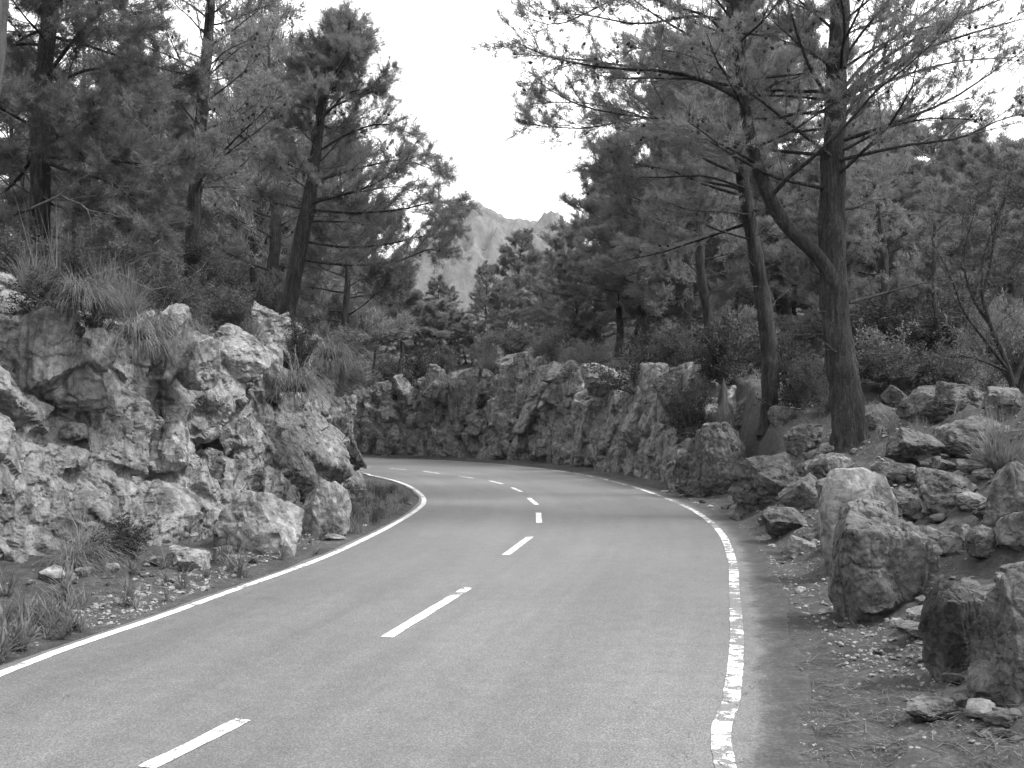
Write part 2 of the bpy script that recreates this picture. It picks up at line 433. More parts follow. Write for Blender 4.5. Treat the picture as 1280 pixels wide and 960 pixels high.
# left rock face toe, right toe
BL = np.array([[-6.2, -12], [-5.8, 0], [-5.5, 6], [-5.55, 10.8], [-5.1, 12.4], [-4.35, 14.1], [-3.95, 17], [-3.9, 19.5], [-4.0, 22.8], [-4.5, 26], [-5.6, 30], [-8.2, 34.2], [-13, 37.5], [-20, 40.5], [-34, 44], [-60, 49]])
HL = np.array([3.1, 3.0, 2.9, 2.9, 2.95, 2.95, 3.05, 3.3, 3.75, 3.9, 3.3, 3.3, 3.3, 3.3, 3.3, 3.3])
BR = np.array([[2.2, -12], [2.35, 0], [2.5, 5.2], [2.75, 7.6], [3.07, 9.8], [3.7, 14.6], [4.3, 20], [4.55, 22.3], [4.6, 25.5], [4.2, 29.5], [3.2, 35], [1.2, 41], [-2.2, 46.6], [-6, 50], [-10, 51.6], [-16, 53.8], [-26, 56.6], [-60, 65]])
HR = np.array([1.6, 1.6, 1.6, 1.6, 1.7, 1.8, 1.7, 1.9, 2.7, 3.0, 3.3, 4.0, 4.1, 3.5, 3.1, 3.1, 3.1, 3.1])
WR = np.array([0, 0, 0, 0, 0, 0, 0.25, 0.7, 1, 1, 1, 1, 1, 1, 1, 1, 1, 1.0])      # 1 where the toe is a rock wall

def poly_sd(P, L, vals=()):
    """signed distance of 2-D points to polyline (positive to its left), and values interpolated along it"""
    n = len(P); near = np.empty(n, int)
    for k in range(0, n, 20000):
        q = P[k:k + 20000]; near[k:k + 20000] = np.argmin((L ** 2).sum(1)[None] - 2 * q @ L.T, axis=1)
    best = np.full(n, 1e18); sd = np.zeros(n); vs = [np.zeros(n) for _ in vals]
    for off in (-1, 0):
        i = np.clip(near + off, 0, len(L) - 2)
        a = L[i]; ab = L[i + 1] - a; ap = P - a
        t = np.clip((ap * ab).sum(1) / (ab ** 2).sum(1), 0, 1)
        r = ap - t[:, None] * ab; d2 = (r ** 2).sum(1)
        m = d2 < best - 1e-12
        best[m] = d2[m]
        c = ab[:, 0] * ap[:, 1] - ab[:, 1] * ap[:, 0]
        sd[m] = (np.sign(c) * np.sqrt(d2))[m]
        for v, o in zip(vals, vs): o[m] = (v[i] + (v[i + 1] - v[i]) * t)[m]
    return [sd] + vs

def smooth_poly(L, step):
    Q = resample(L, 40 * len(L)); s = np.concatenate([[0], np.cumsum(np.linalg.norm(np.diff(Q, axis=0), axis=1))])
    t = np.arange(0, s[-1], step)
    return np.stack([np.interp(t, s, Q[:, k]) for k in range(Q.shape[1])], 1)

ELs = smooth_poly(EL, 0.5); ERs = smooth_poly(ER, 0.5)
BLs = smooth_poly(np.column_stack([BL, HL]), 0.5); BRs = smooth_poly(np.column_stack([BR, HR, WR]), 0.5)

def ground_z(x, y, micro=True):
    P = np.stack([np.atleast_1d(x).astype(float), np.atleast_1d(y).astype(float)], 1)
    P3 = np.column_stack([P, np.zeros(len(P))])
    dl, hl = poly_sd(P, BLs[:, :2], (BLs[:, 2],))
    dr, hr, wr = poly_sd(P, BRs[:, :2], (BRs[:, 2], BRs[:, 3])); dr = -dr
    el, = poly_sd(P, ELs); er, = poly_sd(P, ERs); er = -er
    n1 = fbm(P3 * 0.35, 4, 3); n2 = fbm(P3 * 1.6, 4, 9); n3 = fbm(P3 * 7, 3, 5)
    z = np.full(len(P), -0.03)
    # verges
    ve = np.maximum(el, er)
    mg = np.where(er > el, 0.30, 0.05) + 0.05 * n2 + 0.03 * n3
    z = z + sstep(-0.05, 0.12, ve - mg) * (0.026 + 0.004 * n3) + sstep(0.1, 0.6, ve - mg) * (0.02 + 0.02 * n3) + sstep(0.5, 2.2, ve) * (0.10 + 0.07 * n2)
    # left plateau
    zl = hl * sstep(0.45, 1.5, dl) * 0.98 + np.clip(dl - 1.4, 0, 40) * 0.17 + sstep(0.8, 3, dl) * (0.25 * n1 + 0.10 * n2)
    zl *= (dl > 0)
    # right slope / plateau behind the far wall
    soft = np.clip(dr, 0, 3.2) * 0.48 * hr / 1.6 + np.clip(dr - 3.2, 0, 60) * 0.14 + sstep(0.3, 2, dr) * (0.16 * n1 + 0.12 * n2)
    wall = hr * sstep(0.5, 1.4, dr) * 0.98 + np.clip(dr - 1.4, 0, 60) * 0.10 + sstep(1, 4, dr) * (0.3 * n1 + 0.1 * n2)
    zr = ((1 - wr) * soft + wr * wall) * (dr > 0)
    far = np.clip(np.hypot(P[:, 0], P[:, 1]) - 62, 0, 240)
    z = z + zl + zr + far * 0.10
    if micro: z = z + 0.02 * n3 * sstep(0.2, 0.8, ve)
    return z

def gz(x, y): return float(ground_z(x, y)[0])

GX = np.arange(-45, 45.01, 0.2); GY = np.arange(0, 125.01, 0.2)
_gx, _gy = np.meshgrid(GX, GY); GZ = ground_z(_gx.ravel(), _gy.ravel()).reshape(_gx.shape)
def fast_z(x, y):
    u = np.clip((x + 45) / 0.2, 0, len(GX) - 1.001); v = np.clip(y / 0.2, 0, len(GY) - 1.001)
    i = u.astype(int); j = v.astype(int); a = u - i; b = v - j
    return (GZ[j, i] * (1 - a) + GZ[j, i + 1] * a) * (1 - b) + (GZ[j + 1, i] * (1 - a) + GZ[j + 1, i + 1] * a) * b
HD = np.exp(np.linspace(math.log(3.0), math.log(120.0), 500))
def hit(px, py):
    """where the ray through (px,py) meets the ground"""
    r = ray(px, py)
    P = CAM[None] + r[None] * (HD / r[1])[:, None]
    k = np.nonzero(P[:, 2] < fast_z(P[:, 0], P[:, 1]))[0]
    if len(k) == 0: return None
    return np.array([P[k[0], 0], P[k[0], 1], gz(P[k[0], 0], P[k[0], 1])])

def grow(a, b, first, f=1.13):
    o = [a]; s = first
    while o[-1] < b: o.append(o[-1] + s); s *= f
    o[-1] = b; return o[1:]

def build_ground():
    xs = np.array([-v for v in grow(9, 1400, 0.12)][::-1] + list(np.arange(-9, 10, 0.085)) + [10] + grow(10, 1900, 0.12))
    ys = np.array([-v for v in grow(0, 55, 0.5)][::-1] + list(np.arange(0, 4, 0.25)) + list(np.arange(4, 26, 0.085)) + list(np.arange(26, 60, 0.22)) + [60] + grow(60, 2200, 0.5))
    X, Y = np.meshgrid(xs, ys); x = X.ravel(); y = Y.ravel()
    V = np.column_stack([x, y, ground_z(x, y)])
    nx = len(xs); i = np.arange(len(ys) - 1)[:, None] * nx; j = np.arange(nx - 1)[None]
    F = np.stack([i + j, i + j + 1, i + nx + j + 1, i + nx + j], -1).reshape(-1, 4)
    tag(link('ground', new_mesh('ground', V, [F], 'ground_soil', True)), 'dark stony soil of the verges, slopes and wooded ground', 'ground', kind='structure')
build_ground()

def strip(name, C, offs, mat, z, parent=None, widths=None):
    """sheet along centre line C (n x 2) with lateral offsets"""
    T = np.gradient(C, axis=0); T /= np.linalg.norm(T, axis=1)[:, None]; N = np.stack([-T[:, 1], T[:, 0]], 1)
    s = np.concatenate([[0], np.cumsum(np.linalg.norm(np.diff(C, axis=0), axis=1))])
    V = []; U = []
    for k, o in enumerate(offs):
        oo = o + (widths[k] if widths is not None else 0)
        V.append(np.column_stack([C + N * np.reshape(oo, (-1, 1)) if not np.isscalar(oo) else C + N * oo, np.full(len(C), z)])); U.append(np.column_stack([np.full(len(C), o) if np.isscalar(o) else o, s]))
    m = len(offs); V = np.stack(V, 1).reshape(-1, 3); U = np.stack(U, 1).reshape(-1, 2)
    i = np.arange(len(C) - 1)[:, None] * m; j = np.arange(m - 1)[None]
    F = np.stack([i + j + 1, i + j, i + m + j, i + m + j + 1], -1).reshape(-1, 4)
    return link(name, new_mesh(name, V, [F], mat, True, uv=U), parent)

def build_road():
    n = 500
    def par(L):
        Q = smooth_poly(L, 0.1); return Q
    A = par(EL); B = par(ER)
    # pair the two edges by matching normalised length in pieces so that cross sections stay perpendicular enough
    ka = [0, np.argmin(np.abs(A[:, 1] - 3)), np.argmin(np.hypot(*(A - [-1.85, 20]).T)), np.argmin(np.hypot(*(A - [-8.5, 37.5]).T)), len(A) - 1]
    kb = [0, np.argmin(np.abs(B[:, 1] - 2)), np.argmin(np.hypot(*(B - [3.4, 22]).T)), np.argmin(np.hypot(*(B - [-6.1, 47.7]).T)), len(B) - 1]
    pa = []; pb = []
    for i in range(4):
        t = np.linspace(0, 1, 420, endpoint=(i == 3))
        fa = ka[i] + t * (ka[i + 1] - ka[i]); fb = kb[i] + t * (kb[i + 1] - kb[i])
        pa.append(np.stack([np.interp(fa, np.arange(len(A)), A[:, k]) for k in (0, 1)], 1)); pb.append(np.stack([np.interp(fb, np.arange(len(B)), B[:, k]) for k in (0, 1)], 1))
    a = np.concatenate(pa); b = np.concatenate(pb)
    us = np.concatenate([[-0.03], np.linspace(0, 1, 20), [1.03]])
    wdt = np.linalg.norm(b - a, axis=1)
    pn = np.column_stack([b * 2.2, np.zeros(len(b))])
    ml = 0.13 + 0.03 * fbm(pn * 0.5 + 40, 3, 61); mr = 0.46 + 0.05 * fbm(pn * 0.4, 3, 62)
    V = np.stack([a + (b - a) * u for u in us], 1)
    dn = (b - a) / wdt[:, None]
    V[:, 0] = a - dn * ml[:, None]; V[:, -1] = b + dn * np.maximum(mr, 0.08)[:, None]
    s = np.concatenate([[0], np.cumsum(np.linalg.norm(np.diff((a + b) / 2, axis=0), axis=1))])
    U = np.stack([np.column_stack([np.full(len(a), u * 5.4) if 0 <= u <= 1 else (-ml if u < 0 else 5.4 + mr), s]) for u in us], 1).reshape(-1, 2)
    V = V.reshape(-1, 2); V = np.column_stack([V, np.zeros(len(V))])
    m = len(us); i = np.arange(len(a) - 1)[:, None] * m; j = np.arange(m - 1)[None]
    F = np.stack([i + j, i + j + 1, i + m + j + 1, i + m + j], -1).reshape(-1, 4)
    rd = tag(link('road', new_mesh('road', V, [F], 'asphalt', True, uv=U)), 'worn grey asphalt road bending left between rock faces', 'road', kind='structure')
    # edge lines: ragged where the paint has chipped
    for L, wd, mat, nm, sd in ((ER, 0.105, 'road_paint_worn', 'edge_line', 4), (EL, 0.095, 'road_paint', 'edge_line', 8)):
        C = smooth_poly(L[2:-2], 0.03)
        p = np.column_stack([C * 9, np.zeros(len(C))]); w1 = fbm(p, 3, sd) * 0.004; w2 = fbm(p + 55, 3, sd) * 0.004
        strip(nm, C, [-wd / 2, -wd / 6, wd / 6, wd / 2], mat, 0.004, rd, [w1, 0 * w1, 0 * w1, w2])
    dash = [((183, 960), (304, 900)), ((483, 797), (585, 735)), ((632, 694), (663, 671)), ((674, 654), (673, 641)), ((671, 631), (661, 622.5)), ((652, 615), (640, 609.5)),
            ((628, 605), (612, 601)), ((592, 598), (573, 595)), ((549, 592), (529, 589)), ((508, 587.5), (488, 585.5)), ((464, 584), (444, 582.5))]
    for p, q in dash:
        P = flat(*p)[:2]; Q = flat(*q)[:2]
        t = np.linspace(0, 1, 60)[:, None]; C = P + (Q - P) * t
        pn = np.column_stack([C * 11, np.zeros(len(C))]); w1 = fbm(pn, 3, 2) * 0.005; w2 = fbm(pn + 31, 3, 2) * 0.005
        strip('centre_dash', C, [-0.05, -0.015, 0.015, 0.05], 'road_paint', 0.004, rd, [w1, 0 * w1, 0 * w1, w2])
build_road()

# ------------------------------------------------------------------ rock faces
def ico(sub):
    bm = bmesh.new(); bmesh.ops.create_icosphere(bm, subdivisions=sub, radius=1)
    V = np.array([v.co for v in bm.verts]); F = np.array([[v.index for v in f.verts] for f in bm.faces]); bm.free()
    return V / np.linalg.norm(V, axis=1)[:, None], F
ICO = {k: ico(k) for k in (2, 3, 4, 5, 6)}


def split_block(rg, sub, cuts=4, jit=0.13):
    """a joint-bounded block: six slightly skewed planes and a few broken corners, in a unit cube frame"""
    D, F = ICO[sub]
    n = np.vstack([np.eye(3), -np.eye(3), np.sign(rg.normal(size=(cuts, 3))) * rg.uniform(0.35, 1.0, (cuts, 3))]) + rg.normal(size=(6 + cuts, 3)) * jit
    n /= np.linalg.norm(n, axis=1)[:, None]
    d = np.concatenate([rg.uniform(0.8, 1.0, 6), rg.uniform(0.85, 1.2, cuts)])
    dots = D @ n.T
    r = np.min(np.where(dots > 0.05, d[None] / np.maximum(dots, 0.05), 9), axis=1)
    return D * r[:, None], F

def euler(a, b, c):
    ca, sa, cb, sb, cc, sc = math.cos(a), math.sin(a), math.cos(b), math.sin(b), math.cos(c), math.sin(c)
    return np.array([[1, 0, 0], [0, ca, -sa], [0, sa, ca]]) @ np.array([[cb, 0, sb], [0, 1, 0], [-sb, 0, cb]]) @ np.array([[cc, -sc, 0], [sc, cc, 0], [0, 0, 1]])

def rock_face(name, base, s0, s1, side, prof, dip, layers, voxel, mat, seed, label, cat='rock face', taper=0.0, crest=0.06):
    """jointed rock: many split blocks along the face, fused into one continuous surface"""
    rg = np.random.default_rng(seed)
    C = smooth_poly(base, 0.1); T = np.gradient(C[:, :2], axis=0); ker = np.ones(21) / 21
    T = np.stack([np.convolve(np.pad(T[:, i], 10, mode='edge'), ker, 'valid') for i in range(2)], 1); T /= np.linalg.norm(T, axis=1)[:, None]
    N = np.stack([T[:, 1], -T[:, 0]], 1) * side
    hv = 1 + crest * fbm(np.column_stack([C[:, :2] * 0.8, np.zeros(len(C))]), 4, seed)
    Vs, Fs, n = [], [], 0
    pf = np.array(prof)
    for (count, amin, amax, asp, bmin, bmax, vmin, vmax, sub) in layers:
        for k in range(count):
            u = (k + rg.random()) / count if count > 90 else (k + 0.5 + rg.uniform(-0.3, 0.3)) / count
            s = s0 + (s1 - s0) * u; i = min(int(s / 0.1), len(C) - 1)
            v = rg.uniform(vmin, vmax); hh = C[i, 2] * hv[i] * (1 if taper <= 0 else 0.35 + 0.65 * sstep(0, taper, s - s0))
            back = np.interp(v, pf[:, 1], pf[:, 0]) + rg.uniform(bmin, bmax)
            a = amin + (amax - amin) * rg.random() ** 1.6
            sz = a * np.array([rg.uniform(0.8, 1.25) * asp[0], rg.uniform(0.7, 1.1) * asp[1], rg.uniform(0.75, 1.2) * asp[2]])
            P, F = split_block(rg, sub)
            R = np.column_stack([np.append(T[i], 0), np.append(N[i], 0), [0, 0, 1]]) @ euler(dip[0] + rg.normal() * 0.16, dip[1] + rg.normal() * 0.22, rg.normal() * 0.28)
            c = np.array([C[i, 0] - N[i, 0] * back, C[i, 1] - N[i, 1] * back, hh * v - (0.35 * a if v > 0.85 else 0)])
            Vs.append((P * sz) @ R.T + c); Fs.append(F + n); n += len(P)
    o = link(name, new_mesh(name, np.concatenate(Vs), [np.concatenate(Fs)], mat, True))
    md = o.modifiers.new('fuse', 'REMESH'); md.mode = 'VOXEL'; md.voxel_size = voxel
    me = bpy.data.meshes.new_from_object(o.evaluated_get(bpy.context.evaluated_depsgraph_get()))
    o.modifiers.remove(md); old = o.data; o.data = me; bpy.data.meshes.remove(old)
    me.materials.clear(); me.materials.append(MATS[mat])
    V = np.empty(len(me.vertices) * 3, np.float32); me.vertices.foreach_get('co', V); V = V.reshape(-1, 3).astype(float)
    Nn = np.empty(len(V) * 3, np.float32); me.vertex_normals.foreach_get('vector', Nn); Nn = Nn.reshape(-1, 3)
    w = voxel / 0.035
    h = 0.045 * blocks(V, np.array([0.42, 0.42, 0.30]) * w, seed + 5, 0.7, 1.3, 0.30, 0.12, 0.05) + 0.016 * blocks(V, 0.15 * w, seed + 6, 0.8, 1.2, 0.15, 0.12, 0.08) + 0.006 * fbm(V * 12, 3, seed + 8)
    me.vertices.foreach_set('co', (V + Nn * h[:, None]).astype(np.float32).ravel())
    me.polygons.foreach_set('use_smooth', np.zeros(len(me.polygons), bool)); me.update()
    return tag(o, label, cat)

rock_face('cliff', np.column_stack([BL, HL]), 15.5, 52, 1, [(-0.15, 0.0), (0.12, 0.25), (0.42, 0.6), (0.72, 0.9), (1.0, 1.03)], (0.25, 0.5),
          [(46, 0.8, 1.0, (1, 0.9, 0.9), 0.75, 0.95, 0.05, 0.2, 4), (46, 0.75, 0.95, (1, 0.9, 0.9), 0.75, 0.95, 0.45, 0.55, 4), (46, 0.6, 0.8, (1, 0.9, 0.8), 0.75, 0.95, 0.72, 0.84, 4),
           (96, 0.42, 0.85, (1.2, 0.7, 0.85), 0.02, 0.32, 0.02, 1.0, 4), (250, 0.20, 0.42, (1.15, 0.8, 0.8), 0.0, 0.26, 0.0, 1.02, 4), (420, 0.07, 0.18, (1.1, 0.9, 0.8), -0.06, 0.18, 0.0, 1.0, 3)],
          0.03, 'limestone', 11, 'pale fractured limestone face rising beside the left verge')
rock_face('rock_wall', np.column_stack([BR, HR]), 36.8, 86, -1, [(-0.12, 0.0), (0.1, 0.3), (0.35, 0.7), (0.6, 1.0)], (0.1, -0.12),
          [(56, 0.9, 1.15, (1, 0.8, 0.9), 0.75, 0.95, 0.05, 0.2, 4), (56, 0.85, 1.1, (1, 0.8, 0.9), 0.75, 0.95, 0.45, 0.55, 4), (56, 0.7, 0.9, (1, 0.8, 0.9), 0.7, 0.9, 0.70, 0.82, 4),
           (120, 0.45, 0.95, (0.55, 0.6, 1.3), -0.04, 0.36, 0.05, 1.0, 4), (260, 0.22, 0.48, (0.7, 0.8, 1.35), -0.06, 0.24, 0.0, 1.02, 4), (300, 0.10, 0.22, (0.9, 0.9, 1.1), -0.06, 0.16, 0.0, 1.0, 3)],
          0.055, 'limestone_weathered', 31, 'dark weathered rock wall along the outside of the bend', taper=2.5, crest=0.12)

# ------------------------------------------------------------------ boulders and stones
def rock_shape(seed, size, sub=5, planes=16, round_=0.0, rough=1.0):
    rg = np.random.default_rng(seed); D, F = ICO[sub]
    P, F = split_block(rg, sub, 7, 0.24)
    P = P @ euler(*(rg.normal(size=3) * 0.3)).T
    if round_: P = P * (1 - round_) + round_ * D * 1.05
    W_ = P + 0.05 * np.stack([fbm(P * 2.5, 3, seed + 31), fbm(P * 2.5, 3, seed + 32), fbm(P * 2.5, 3, seed + 33)], 1)
    P = P + D * (0.20 * facets(W_, 0.85, seed + 1, (0.5, 2.2), crack=0.25, cw=0.1) + 0.11 * facets(W_, 0.36, seed + 2, (0.7, 2.6), crack=0.3, cw=0.15) + 0.045 * facets(W_, 0.15, seed + 6, (0.8, 2.4)) + 0.07 * fbm(P * 1.2, 3, seed + 3) + 0.012 * fbm(P * 9, 3, seed + 4))[:, None] * rough
    P = P - (P.max(0) + P.min(0)) / 2
    V = P / (P.max(0) - P.min(0)) * np.asarray(size)
    return V, F

def boulder(px, py, wpx, hpx, label, seed, mat='boulder_rock', wedge=0.0, depth=0.9, round_=0.0, d=None, tilt=(0, 0), sub=5, group=None, sink=0.25, cat='boulder', rough=1.0):
    p = hit(px, py) if d is None else at(px, py, d)
    dd = p[1]; w = wpx / FPX * dd; h = hpx / FPX * dd / (1 - sink)
    V, F = rock_shape(seed, (w, w * depth, h), sub, 11, round_, rough)
    ax, ay = tilt
    Rx = np.array([[1, 0, 0], [0, math.cos(ax), -math.sin(ax)], [0, math.sin(ax), math.cos(ax)]])
    Ry = np.array([[math.cos(ay), 0, math.sin(ay)], [0, 1, 0], [-math.sin(ay), 0, math.cos(ay)]])
    V = V @ Rx.T @ Ry.T
    if wedge: V[:, :2] *= (1 - wedge * (1 - sstep(V[:, 2].min(), V[:, 2].max(), V[:, 2])))[:, None]
    V *= np.array([w, w * depth, h]) / (V.max(0) - V.min(0))
    V[:, 2] += -V[:, 2].min() - sink * h
    o = link('boulder' if cat == 'boulder' else cat.replace(' ', '_'), new_mesh('boulder', V, [F], mat, False), None, (p[0], p[1] + w * depth * 0.3, p[2]))
    return tag(o, label, cat, group)

LB = [  # px centre, py foot, width px, height px, label, seed, extras
    (318, 692, 112, 78, 'long grey boulder lying on the left verge against the rock face', 101, dict(depth=0.8)),
    (402, 673, 66, 72, 'upright pale-topped boulder on the left verge beside the long grey boulder', 102, dict(depth=0.9)),
    (226, 716, 56, 32, 'small pale flat-topped rock at the foot of the left rock face', 103, {}),
    (441, 628, 34, 17, 'small flat pale rock among weeds on the inside of the bend', 104, {}),
    (418, 676, 26, 8, 'thin pale slab lying just below the upright boulder', 105, {}),
    (240, 470, 62, 56, 'dark-faced boulder lodged near the top of the left rock face', 106, dict(d=13.4)),
    (219, 462, 34, 64, 'leaning pointed grey rock beside the dark-faced boulder', 107, dict(d=13.4, tilt=(0, 0.5))),
    (338, 470, 28, 42, 'rounded upright rock on the end of the left rock face below the leaning pine', 108, dict(d=17.6)),
    (122, 452, 44, 44, 'angular block wedged in the gully of the left rock face', 109, dict(d=12.0)),
    (56, 470, 104, 100, 'big pale slab standing at the crest of the left rock face', 118, dict(d=12.0, depth=0.8, tilt=(0, 0.35), sub=6)),
    (292, 462, 96, 62, 'smooth pale hump of rock on the crest left of the leaning pine', 111, dict(d=15.6, depth=1.2)),
    (216, 412, 40, 36, 'small pale rock topping the crest beside the dry tussocks', 112, dict(d=13.7)),
]
for px, py, w, h, lab, sd, ex in LB: boulder(px, py, w, h, lab, sd, **({'mat': 'limestone'} | ex))
RB = [
    (1112, 768, 124, 138, 'big rugged boulder perched over the ditch with a pale broken top', 201, dict(depth=0.9, sub=6, wedge=0.2)),
    (1080, 690, 96, 104, 'smooth light humped boulder just behind the big rugged boulder', 202, dict(depth=0.8, round_=0.5, rough=0.5, mat='limestone')),
    (906, 603, 66, 76, 'rounded light boulder overhanging the verge below the broken stump', 203, dict(round_=0.5, d=22.2)),
    (968, 628, 100, 62, 'wide blocky boulder with a pale edge beside the rounded one', 204, {}),
    (1040, 612, 66, 48, 'angular block under the foot of the thick forked pine', 205, {}),
    (1158, 587, 74, 42, 'dark undercut slab with a pale top on the right slope', 206, dict(depth=1.1)),
    (1192, 632, 80, 50, 'knobbly dark rock jutting from the slope under the undercut slab', 207, {}),
    (1175, 530, 84, 46, 'large square grey block high on the right slope', 208, dict(depth=0.8)),
    (1232, 566, 96, 44, 'long mossy hump of rock right of the square block', 209, {}),
    (1268, 668, 84, 92, 'tall dark boulder at the right border with grass over it', 210, dict(sub=6)),
    (1212, 838, 104, 106, 'dark near boulder with a flat crumbly top at lower right', 211, dict(sub=6)),
    (1306, 850, 128, 146, 'nearest upright boulder cut by the right border', 212, dict(sub=6)),
    (1252, 884, 70, 54, 'low rounded rock under the dark near boulder', 213, dict(sub=6, round_=0.3)),
    (1150, 516, 30, 24, 'pale upright stone left of the square grey block', 214, {}),
    (1127, 508, 44, 24, 'pale crumbly rock on the skyline of the right slope', 215, {}),
    (937, 540, 46, 46, 'grey rock between the broken stump and the slender pine', 216, dict(d=24.6)),
    (876, 622, 62, 58, 'dark mossy boulder under the overhang of the rounded boulder', 217, {}),
    (1010, 640, 60, 44, 'tilted slab leaning on the wide blocky boulder', 218, dict(tilt=(0, -0.5))),
    (978, 532, 34, 26, 'pale wedge of rock right of the slender pine foot', 219, {}),
    (1007, 568, 48, 38, 'half-buried rock between the two tall pines', 220, {}),
    (1236, 697, 46, 34, 'smooth oval rock in the hollow beside the tall dark boulder', 221, dict(round_=0.6)),
    (1150, 797, 52, 13, 'flat pale slab lying in the rubble below the big rugged boulder', 222, {}),
    (1166, 905, 60, 26, 'low dark wedge-shaped stone on the bare near shoulder', 223, {}),
    (1062, 640, 70, 46, 'pale cracked block below the angular block', 224, {}),
    (1128, 640, 46, 30, 'pale stepped stone above the smooth humped boulder', 225, {}),
    (938, 640, 40, 30, 'broken rock at the toe of the wide blocky boulder', 226, {}),
    (985, 668, 56, 30, 'slanting ledge of rock above the rubble near the verge', 227, {}),
    (1216, 640, 40, 22, 'pale flat stone right of the knobbly dark rock', 228, {}),
    (852, 612, 46, 40, 'rough dark block at the end of the rock wall', 229, {}),
    (1206, 510, 60, 34, 'grey rock behind the square grey block', 230, {}),
    (1262, 520, 60, 40, 'dark rock beside the branching bare shrub', 231, {}),
    (1088, 540, 34, 24, 'small grey rock right of the forked pine foot', 232, {}),
    (1196, 690, 34, 26, 'small dark rock in the hollow left of the oval rock', 233, {}),
    (1212, 745, 50, 22, 'pale ledge of stone just above the dark near boulder', 234, {}),
]
for px, py, w, h, lab, sd, ex in RB: boulder(px, py, w, h, lab, sd, **ex)
# pale outcrop on the crest of the far wall
boulder(650, 470, 66, 30, 'bright bare limestone outcrop on the crest of the far rock wall', 240, mat='limestone', d=46)
boulder(572, 494, 50, 34, 'pale limestone knob on the far crest above the hanging grass', 242, mat='limestone', d=48.5)
boulder(596, 486, 40, 30, 'pale limestone block beside the low dark crest shrub', 243, mat='limestone', d=47.5)
for px, py, w, h, d, sd, lab in [(548, 500, 46, 26, 47.8, 244, 'pale limestone lump on the far crest at the left end of the bright patches'), (700, 478, 52, 28, 39.6, 245, 'grey-white block on the far crest below the pale bush'),
                                 (752, 486, 50, 34, 35.2, 246, 'pale squarish block on the wall crest left of the black round shrub'), (822, 492, 44, 40, 30.0, 247, 'pale pointed block on the wall crest beside the tall pale-capped one')]:
    boulder(px, py, w, h, lab, sd, mat='limestone', d=d)
boulder(845, 500, 56, 48, 'tall pale-capped block crowning the near end of the rock wall', 241, d=27.8, mat='boulder_rock')

# loose stones: real copies of a few stone shapes
STONES = [new_mesh('stone', *(lambda v, f: (v, [f]))(*rock_shape(300 + k, (1.0, RNG.uniform(0.7, 1.0), RNG.uniform(0.45, 0.7)), 3, 10, 0.1, 0.8)), 'pale_stone' if k % 3 else 'boulder_rock', False) for k in range(8)]
def stones(n, pick, smin, smax, label, group, seed):
    rg = np.random.default_rng(seed); c = 0; tries = 0
    while c < n and tries < n * 20:
        tries += 1
        px, py = pick(rg)
        p = hit(px, py)
        if p is None or p[1] > 40: continue
        s = smin + (smax - smin) * rg.random() ** 3
        o = link('stone', STONES[rg.integers(8)], None, (p[0], p[1], p[2] + s * 0.10), rg.uniform(0, 6.28)); o.scale = (s, s, s * rg.uniform(0.6, 1.0))
        o.rotation_euler[0] = rg.uniform(-0.3, 0.3)
        tag(o, label, 'stone', group); c += 1
def quad_pick(q):
    q = np.array(q, float)
    def f(rg):
        u, v = rg.random(2); return tuple((q[0] * (1 - u) + q[1] * u) * (1 - v) + (q[3] * (1 - u) + q[2] * u) * v)
    return f
stones(70, quad_pick([(915, 655), (1010, 655), (1190, 850), (1085, 830)]), 0.03, 0.16, 'small loose stone in the rubble strip between right shoulder and boulders', 'rubble stones beside the right shoulder', 1)
stones(75, quad_pick([(985, 545), (1280, 520), (1280, 660), (1010, 640)]), 0.05, 0.26, 'loose stone on the upper part of the right slope among the boulders', 'stones scattered on the right slope', 2)
stones(30, quad_pick([(1090, 780), (1200, 800), (1260, 950), (1080, 930)]), 0.02, 0.11, 'pebble-sized stone on the bare dark ground at lower right', 'stones on the near bare ground', 3)
stones(60, quad_pick([(60, 745), (290, 690), (470, 650), (200, 765)]), 0.03, 0.15, 'small pale stone in the gravel of the left verge', 'stones on the left verge', 4)
stones(22, quad_pick([(420, 650), (500, 612), (515, 632), (440, 668)]), 0.04, 0.16, 'pale stone among the weeds on the inside of the bend', 'stones inside the bend', 5)
stones(25, quad_pick([(700, 588), (850, 618), (900, 640), (720, 592)]), 0.06, 0.25, 'fallen stone at the foot of the far rock wall', 'stones under the far rock wall', 6)

ROCKS = [new_mesh('rock', *(lambda v, f: (v, [f]))(*rock_shape(340 + k, (1.0, RNG.uniform(0.7, 1.0), RNG.uniform(0.5, 0.8)), 4, 10, 0.0, 1.0)), 'boulder_rock' if k % 3 else 'limestone', False) for k in range(9)]
def rocks(n, pick, smin, smax, label, group, seed):
    rg = np.random.default_rng(seed); c = 0
    for _ in range(n * 12):
        if c >= n: break
        p = hit(*pick(rg))
        if p is None or p[1] > 40: continue
        sz = smin + (smax - smin) * rg.random() ** 2
        o = link('rock', ROCKS[rg.integers(9)], None, (p[0], p[1], p[2] + sz * 0.14), rg.uniform(0, 6.28)); o.scale = (sz, sz, sz * rg.uniform(0.7, 1.1))
        o.rotation_euler[0] = rg.uniform(-0.3, 0.3); tag(o, label, 'rock', group); c += 1
rocks(105, quad_pick([(960, 580), (1280, 530), (1280, 700), (1010, 690)]), 0.14, 0.5, 'broken rock bedded in the right bank between the named boulders', 'broken rocks of the right bank', 21)
rocks(40, quad_pick([(1090, 690), (1280, 640), (1280, 800), (1130, 800)]), 0.08, 0.26, 'broken rock in the hollow between the big rugged boulder and the right border', 'rocks in the hollow', 22)
